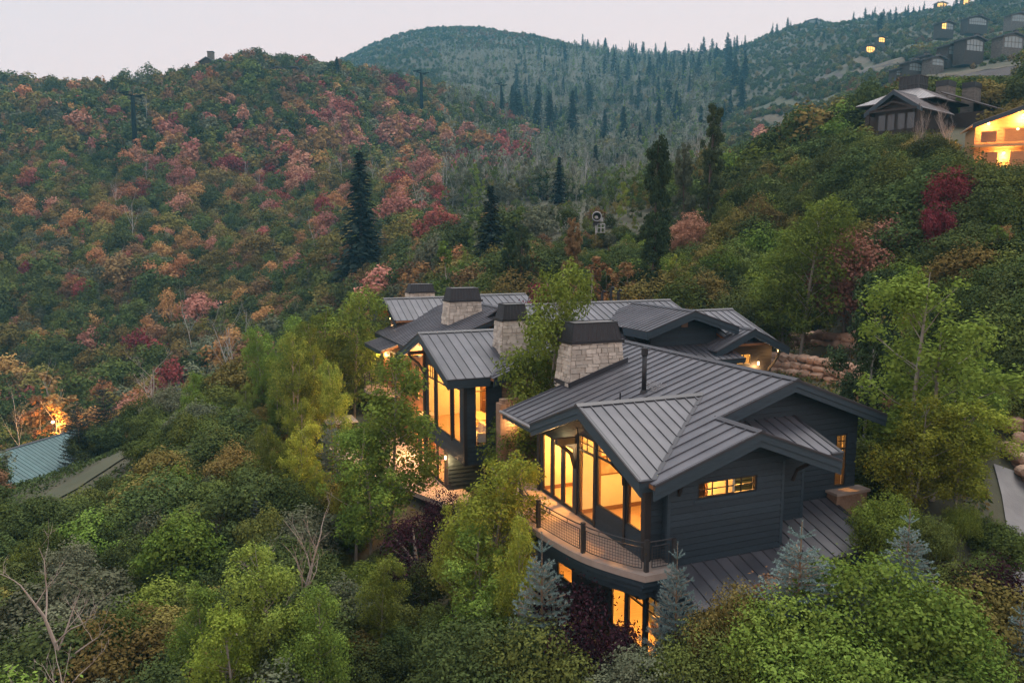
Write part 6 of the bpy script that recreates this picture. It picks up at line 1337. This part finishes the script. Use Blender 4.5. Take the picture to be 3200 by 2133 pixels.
# the far dome and the mountainside: small dark shrubs, some mauve
far = (Y > 520); col[far] = np.where(U1[far] < .45, 'dark', np.where(U1[far] < .72, 'mid', np.where(U1[far] < .86, 'grey', 'olive')))
sel = far & (NZ3 > .62) & (U2 < .3) & (PX < 1900); col[sel] = 'brown'
# grove of aspens in the middle valley
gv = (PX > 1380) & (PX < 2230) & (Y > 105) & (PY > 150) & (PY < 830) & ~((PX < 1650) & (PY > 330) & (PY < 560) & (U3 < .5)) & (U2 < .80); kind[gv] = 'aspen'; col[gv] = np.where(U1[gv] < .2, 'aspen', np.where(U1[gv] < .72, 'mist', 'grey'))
gd = gv & (U4 < .28) & (Y > 150); kind[gd] = 'deadaspen'
gd2 = lh & (U4 < np.where((PX > 750) & (Y < 260), .055, .010)); kind[gd2] = 'deadaspen'
cf = (PX > 1600) & (PX < 2330) & (Y > 300) & (PY < 420) & (U4 > .965) & (PY > 150); kind[cf] = 'conifer'
cf = (Y > 620) & (PY < 120) & (U4 > .975) & (PX > 1750); kind[cf] = 'conifer'
sel = (Y > 55) & (Y < 92) & (PX < 1500) & (U4 < .16); kind[sel] = 'aspen'; col[sel] = 'aspen'
sel = (Y > 92) & (Y < 170) & (PX > 850) & (PX < 1500) & (U4 < .28); kind[sel] = 'aspen'; col[sel] = np.where(U1[sel] < .5, 'grey', 'aspen')
rsl = (PX > 1950) & (Y > 50) & (Y < 140); sel = rsl & (U1 < .5); col[sel] = 'dark'; sel = rsl & (U1 >= .5) & (U1 < .74); col[sel] = 'mid'; sel = rsl & (U1 >= .74) & (U1 < .9); col[sel] = 'olive'; sel = rsl & (U1 >= .9); col[sel] = 'lush'
fg = (Y < 62) & (PX < 1900); sel = fg & (U1 < .46); col[sel] = 'dark'; sel = fg & (U1 >= .46) & (U1 < .70); col[sel] = 'mid'; sel = fg & (U1 >= .70) & (U1 < .78); col[sel] = 'lush'; sel = fg & (U1 >= .78) & (U1 < .88); col[sel] = 'olive'; sel = fg & (U1 >= .88) & (U1 < .965); col[sel] = 'grey'; sel = fg & (U1 >= .965); col[sel] = 'brown'
# heights
H = np.where(Y < 62, 2.1 + 1.5 * U4, np.where(Y < 110, 3.0 + 2.2 * U4, np.where(Y < 520, 4.0 + 3.2 * U4 ** 1.5, 3.4 + 2.8 * U4)))
H = H * (.8 + .4 * NZ2)
sel = (Y < 75) & (PX > 1950); H[sel] *= 1.25
sel = (PX > 2250) & (Y > 150); H[sel] *= .62
sel = (Y > 620) & (PX < 1950) & (PY < 240); H[sel] *= .7
near_walls = (PX > 2330) & (PX < 2800) & (Y > 46) & (Y < 66); H[near_walls] *= .3
hxl = (X - HO[0]) * _ch + (Y - HO[1]) * _sh; hyl = -(X - HO[0]) * _sh + (Y - HO[1]) * _ch
nr = (hxl > -9) & (hxl < 24) & (hyl > -9) & (hyl < 40); H[nr] *= .62
sel = (hxl > 11.5) & (hxl < 24) & (hyl > -6) & (hyl < 16); H[sel] *= .8
H[kind == 'aspen'] *= 1.55; H[(kind == 'aspen') & (Y > 105)] = ((5.0 + 4 * U3) * np.clip(Y / 220, .62, 1.15))[(kind == 'aspen') & (Y > 105)]; H[kind == 'deadaspen'] = (6 + 4 * U3)[kind == 'deadaspen']; H[kind == 'conifer'] = (9 + 11 * U3)[kind == 'conifer']
sel = (kind == 'conifer') & (PY < 140); H[sel] *= .8
isM = np.isin(col, ['salmon', 'orange', 'red', 'crimson']) & (kind == 'oak'); kind[isM] = 'maple'; H[isM] *= 1.12
H = H * rsv.uniform(.72, 1.3, N_); WF = rsv.uniform(.72, 1.38, N_); WF[(Y > 92) & (kind != 'conifer')] *= .86
# openings kept by low growth: (x range in picture, lowest top row, nearer than)
for a, b, lim, ym in ((3040, 3300, 512, 79), (2790, 3040, 415, 95), (2370, 2680, 1190, 60), (2440, 2680, 1098, 64), (1080, 1420, 1500, 42), (1270, 1470, 1420, 41), (1560, 1700, 1640, 30), (1650, 2300, 1880, 24), (120, 420, 1490, 82), (-40, 220, 1560, 76), (3040, 3240, 1560, 37), (1100, 1300, 1150, 62), (1200, 2400, 905, 66), (2780, 3200, 255, 270), (600, 750, 205, 371), (835, 915, 236, 383), (1350, 2250, 745, 112), (1350, 1900, 640, 185), (1835, 1905, 772, 99), (2360, 2700, 1212, 56), (2380, 2740, 1108, 68)):
    sel = (PX > a - 25) & (PX < b + 25) & (Y < ym); zmax = CZ - Y * (lim - 750) / FPX; H = np.where(sel, np.minimum(H, np.maximum(zmax - Z, 2.2 if lim in (745, 640) else 0)), H)
lowk = H < .7
# split: largest in the picture become objects, the rest one mass per kind
CN = {'dark': 'dark green', 'mid': 'mid-green', 'lush': 'bright green', 'olive': 'olive', 'grey': 'grey-green', 'brown': 'russet brown', 'salmon': 'salmon-coloured', 'orange': 'orange-brown', 'red': 'coral red', 'crimson': 'crimson', 'aspen': 'green', 'mist': 'pale grey-green'}
LMK = [(2885, 31.5, 'the twin-trunked aspen'), (2113, 22.6, 'the deck-corner blue spruce'), (2507, 21.8, 'the blue spruce before the skirt roof'), (1694, 24.2, 'the wide blue spruce'), (1540, 29.5, 'the pale young aspen'), (1345, 35, 'the terrace plum'), (1200, 38.5, 'the porch aspen'), (1035, 45, 'the spur blue spruce'), (890, 63, 'the grey-trunked aspen'), (850, 25, 'the dead-twigged aspen'), (868, 29, 'the bare brown tree'), (130, 27, 'the crooked dead tree'), (350, 58, 'the grass path'), (40, 52, 'the low end of the grass path'), (470, 86, 'the bare fan-shaped tree'), (722, 78, 'the dead white trunk'), (150, 100, 'the orange-lit white trunk'), (238, 82, 'the dark spruces'), (2725, 40, 'the ivy-covered tree'), (2520, 58, 'the aspen above the boulder wall'), (2605, 60, 'the purple bush'), (2990, 62, 'the crimson maple'), (3140, 55, 'the rust maples'), (2158, 84, 'the peach maple'), (2050, 76, 'the tall poplars'), (1862, 100, 'the snow gun'), (2480, 110, 'the rusty round maple'), (2850, 94, 'the pavilion'), (3120, 78, 'the lit timber house'), (2880, 80, 'the bare pale trees'), (1122, 150, 'the tallest conifer'), (1533, 150, 'the conifer over the aspens'), (1748, 190, 'the grove conifer'), (425, 275, 'the maple-ringed lift tower'), (1318, 385, 'the crest lift tower'), (1567, 480, 'the far lift tower'), (648, 372, 'the ridge-top houses'), (868, 384, 'the glowing ridge cabin'), (860, 170, 'the small hill meadow'), (2430, 330, 'the pale meadow'), (2860, 288, 'the hillside houses'), (1500, 740, 'the dome foot'), (2112, 1060, 'the saddle house'), (3100, 45, 'the high driveway wall'), (3160, 34, 'the driveway bend'), (1090, 62, 'the rear balcony'), (1700, 75, 'the rear chimneys'), (600, 140, 'the thin dead aspen'), (200, 180, 'the lower russet slope'), (700, 215, 'the upper maple slope'), (150, 330, 'the shaded ridge flank')]
_lk = np.array([((a - 1600) / FPX * b, b) for a, b, _ in LMK])
def where(x, y, px):
    d = np.hypot((_lk[:, 0] - x), (_lk[:, 1] - y)) / (4 + y * .05); k = int(np.argmin(d)); e = LMK[k]; lx, ly = _lk[k]
    side = 'close beside' if d[k] < .8 else ('downhill from' if tz(x, y) < tz(lx, ly) - 1.5 else 'uphill from' if tz(x, y) > tz(lx, ly) + 1.5 else 'level with')
    return side + ' ' + e[2]
def size_word(h, w, lo, hi): return ('small' if h < lo else 'tall' if h > hi else 'mid-sized') + (' broad' if w > 1.1 else ' narrow' if w < .9 else '')
def lod(y): return 'N' if y < 90 else 'M' if y < 260 else 'F'
STUFF = {}
def ptype(k, y):
    if k in ('oak', 'maple'): return 'shrub' + lod(y)
    if k == 'aspen': return 'aspen' + lod(y)
    if k == 'conifer': return 'coniferM' if y < 260 else 'coniferF'
kind[lowk] = 'none'
INFR = (PX > -60) & (PX < 3260) & (PY > -80) & (PY < 2260)
INFO = {'oak': ('oak_shrub', 'oak shrub', 'shrub'), 'maple': ('maple_tree', 'maple', 'tree'), 'aspen': ('aspen_tree', 'aspen', 'tree'), 'conifer': ('conifer_tree', 'conifer', 'tree'), 'deadaspen': ('bare_aspen', 'leafless white-trunked aspen', 'tree')}
NIND = {'oak': 290, 'maple': 270, 'aspen': 240, 'conifer': 200, 'deadaspen': 200}
for kd in ('oak', 'maple', 'aspen', 'conifer', 'deadaspen'):
    idx = np.where(kind == kd)[0]; score = H[idx] / Y[idx] * (INFR[idx] + .01); idx = idx[np.argsort(-score)]; nm, word, cat = INFO[kd]
    for r_, i in enumerate(idx):
        if r_ < NIND[kd] and INFR[i]:
            wh = where(X[i], Y[i], PX[i])
            if kd == 'deadaspen':
                m = BARE['pale'][i % 2]; s = H[i] / 9; o = link(nm, m, None, None, (X[i], Y[i], Z[i] - .3), (0, 0, U1[i] * 6.28), (s * 1.1, s * 1.1, s)); lab = size_word(H[i], WF[i], 7.2, 8.8) + ' leafless white-trunked aspen ' + wh; tag(o, lab, cat, lab + 's'); continue
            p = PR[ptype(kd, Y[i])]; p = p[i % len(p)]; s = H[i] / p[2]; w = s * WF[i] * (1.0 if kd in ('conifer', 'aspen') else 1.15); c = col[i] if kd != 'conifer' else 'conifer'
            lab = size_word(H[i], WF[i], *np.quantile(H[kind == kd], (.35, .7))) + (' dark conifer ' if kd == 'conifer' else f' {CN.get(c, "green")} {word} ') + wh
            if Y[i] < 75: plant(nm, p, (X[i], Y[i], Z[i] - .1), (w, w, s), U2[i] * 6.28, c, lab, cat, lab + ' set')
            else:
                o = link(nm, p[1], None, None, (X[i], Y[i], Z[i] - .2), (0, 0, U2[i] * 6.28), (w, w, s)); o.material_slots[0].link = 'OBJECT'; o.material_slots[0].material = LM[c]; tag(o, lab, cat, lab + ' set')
        else: STUFF.setdefault(kd, []).append(i)
# masses: geometry-node instances of the same plants
def mass(name, label, idx, kd):
    idx = np.array(idx); coll = bpy.data.collections.new(name + '_sources'); combos = {}; pid = np.zeros(len(idx), dtype=np.int32)
    for n, i in enumerate(idx):
        if kd == 'deadaspen': key = ('pale', int(i) % 2, 'x')
        else: t = ptype(kd, Y[i]); key = (t, int(i) % len(PR[t]), col[i] if kd != 'conifer' else 'conifer')
        if key not in combos: combos[key] = len(combos)
        pid[n] = combos[key]
    ph = np.zeros(len(combos))
    for key, k in combos.items():
        me0 = BARE['pale'][key[1]] if kd == 'deadaspen' else PR[key[0]][key[1]][1]; me = me0
        o = bpy.data.objects.new('%s_%03d' % (name, k), me)
        if kd != 'deadaspen': o.material_slots[0].link = 'OBJECT'; o.material_slots[0].material = LM[key[2]]
        coll.objects.link(o); ph[k] = 9 if kd == 'deadaspen' else PR[key[0]][key[1]][2]
    me = bpy.data.meshes.new(name); me.vertices.add(len(idx)); me.vertices.foreach_set('co', np.stack([X[idx], Y[idx], Z[idx] - .25], 1).astype(np.float32).ravel())
    def attr(nm, ty, arr, key='value'): a = me.attributes.new(nm, ty, 'POINT'); a.data.foreach_set(key, np.ascontiguousarray(arr).ravel())
    s = H[idx] / ph[pid]; w = s * WF[idx] * (1.0 if kd in ('conifer', 'aspen') else .8 if kd == 'deadaspen' else 1.2)
    attr('pid', 'INT', pid); attr('rot', 'FLOAT_VECTOR', np.stack([np.zeros(len(idx)), np.zeros(len(idx)), U2[idx] * 6.28], 1).astype(np.float32), 'vector'); attr('scl', 'FLOAT_VECTOR', np.stack([w, w, s], 1).astype(np.float32), 'vector')
    ng = bpy.data.node_groups.new(name, 'GeometryNodeTree'); ng.interface.new_socket('Geometry', in_out='INPUT', socket_type='NodeSocketGeometry'); ng.interface.new_socket('Geometry', in_out='OUTPUT', socket_type='NodeSocketGeometry')
    N = ng.nodes; gi = N.new('NodeGroupInput'); go = N.new('NodeGroupOutput'); ip = N.new('GeometryNodeInstanceOnPoints'); ci = N.new('GeometryNodeCollectionInfo'); ci.inputs['Collection'].default_value = coll; ci.inputs['Separate Children'].default_value = True; ci.inputs['Reset Children'].default_value = True
    def na(nm, ty): a = N.new('GeometryNodeInputNamedAttribute'); a.data_type = ty; a.inputs['Name'].default_value = nm; return a.outputs['Attribute']
    L = ng.links; L.new(gi.outputs[0], ip.inputs['Points']); L.new(ci.outputs[0], ip.inputs['Instance']); ip.inputs['Pick Instance'].default_value = True
    L.new(na('pid', 'INT'), ip.inputs['Instance Index']); L.new(na('rot', 'FLOAT_VECTOR'), ip.inputs['Rotation']); L.new(na('scl', 'FLOAT_VECTOR'), ip.inputs['Scale']); L.new(ip.outputs[0], go.inputs[0])
    o = link(name, me); mod = o.modifiers.new('scatter', 'NODES'); mod.node_group = ng; tag(o, label, kind='stuff'); return o
MASS = {'oak': ('oak_woodland', 'dense green and russet oak scrub covering the hills'), 'maple': ('maple_woodland', 'far red and orange maples scattered through the hillside scrub'), 'aspen': ('aspen_woodland', 'misty stands of green aspens in the valley'), 'conifer': ('conifer_woodland', 'far dark conifers on the hazy slopes'), 'deadaspen': ('bare_aspen_grove', 'far grove of bare white aspen trunks')}
for kd, ii in STUFF.items():
    ii = [i for i in ii if True]; mass(*MASS[kd], ii, kd)
# low ground cover in front: grasses and weeds under the shrubs
def tufts(name, label, n, box, colour, size, h):
    rs = rs_(77 + n); x = rs.uniform(box[0], box[1], n); y = rs.uniform(box[2], box[3], n); ok = ~excluded(x, y); x, y = x[ok], y[ok]; z = terrain(x, y); C = np.stack([x, y, z + rs.uniform(.0, h, len(x))], 1); Nn = np.tile([0, 0, .4], (len(x), 1)) + rs.normal(0, .8, (len(x), 3)); V, F = leaf_quads(C, Nn, size, rs, .45); tag(link(name, np_mesh(name, V, F, LM[colour])), label, kind='stuff')
tufts('undergrowth', 'low weeds and grasses between the shrubs below the house', 60000, (-45, 26, 16, 66), 'dark', .28, .4)
tufts('bank_plants', 'low green cover on the bank above the house', 26000, (14, 48, 26, 75), 'olive', .26, .35)

# ------------------------------------------------------------------ haze in the valley air
lo_z = float(_GZ.min()) - 3; hb = empty if False else None
hz_m = bpy.data.materials.new('haze'); hz_m.use_nodes = True; nn = hz_m.node_tree.nodes; nn.clear(); ho = nn.new('ShaderNodeOutputMaterial'); pvv = nn.new('ShaderNodeVolumePrincipled')
pvv.inputs['Color'].default_value = (.27, .73, 1.0, 1); pvv.inputs['Density'].default_value = 0.00028; pvv.inputs['Anisotropy'].default_value = 0.0
hz_m.node_tree.links.new(pvv.outputs[0], ho.inputs['Volume'])
hz_top = float(max(_GZ.max(), 330)) + 40
haze = MB().box(-2300, 2300, -200, 1640, lo_z, hz_top).build('haze', hz_m); tag(haze, 'thin bluish evening haze filling the valley', kind='stuff')
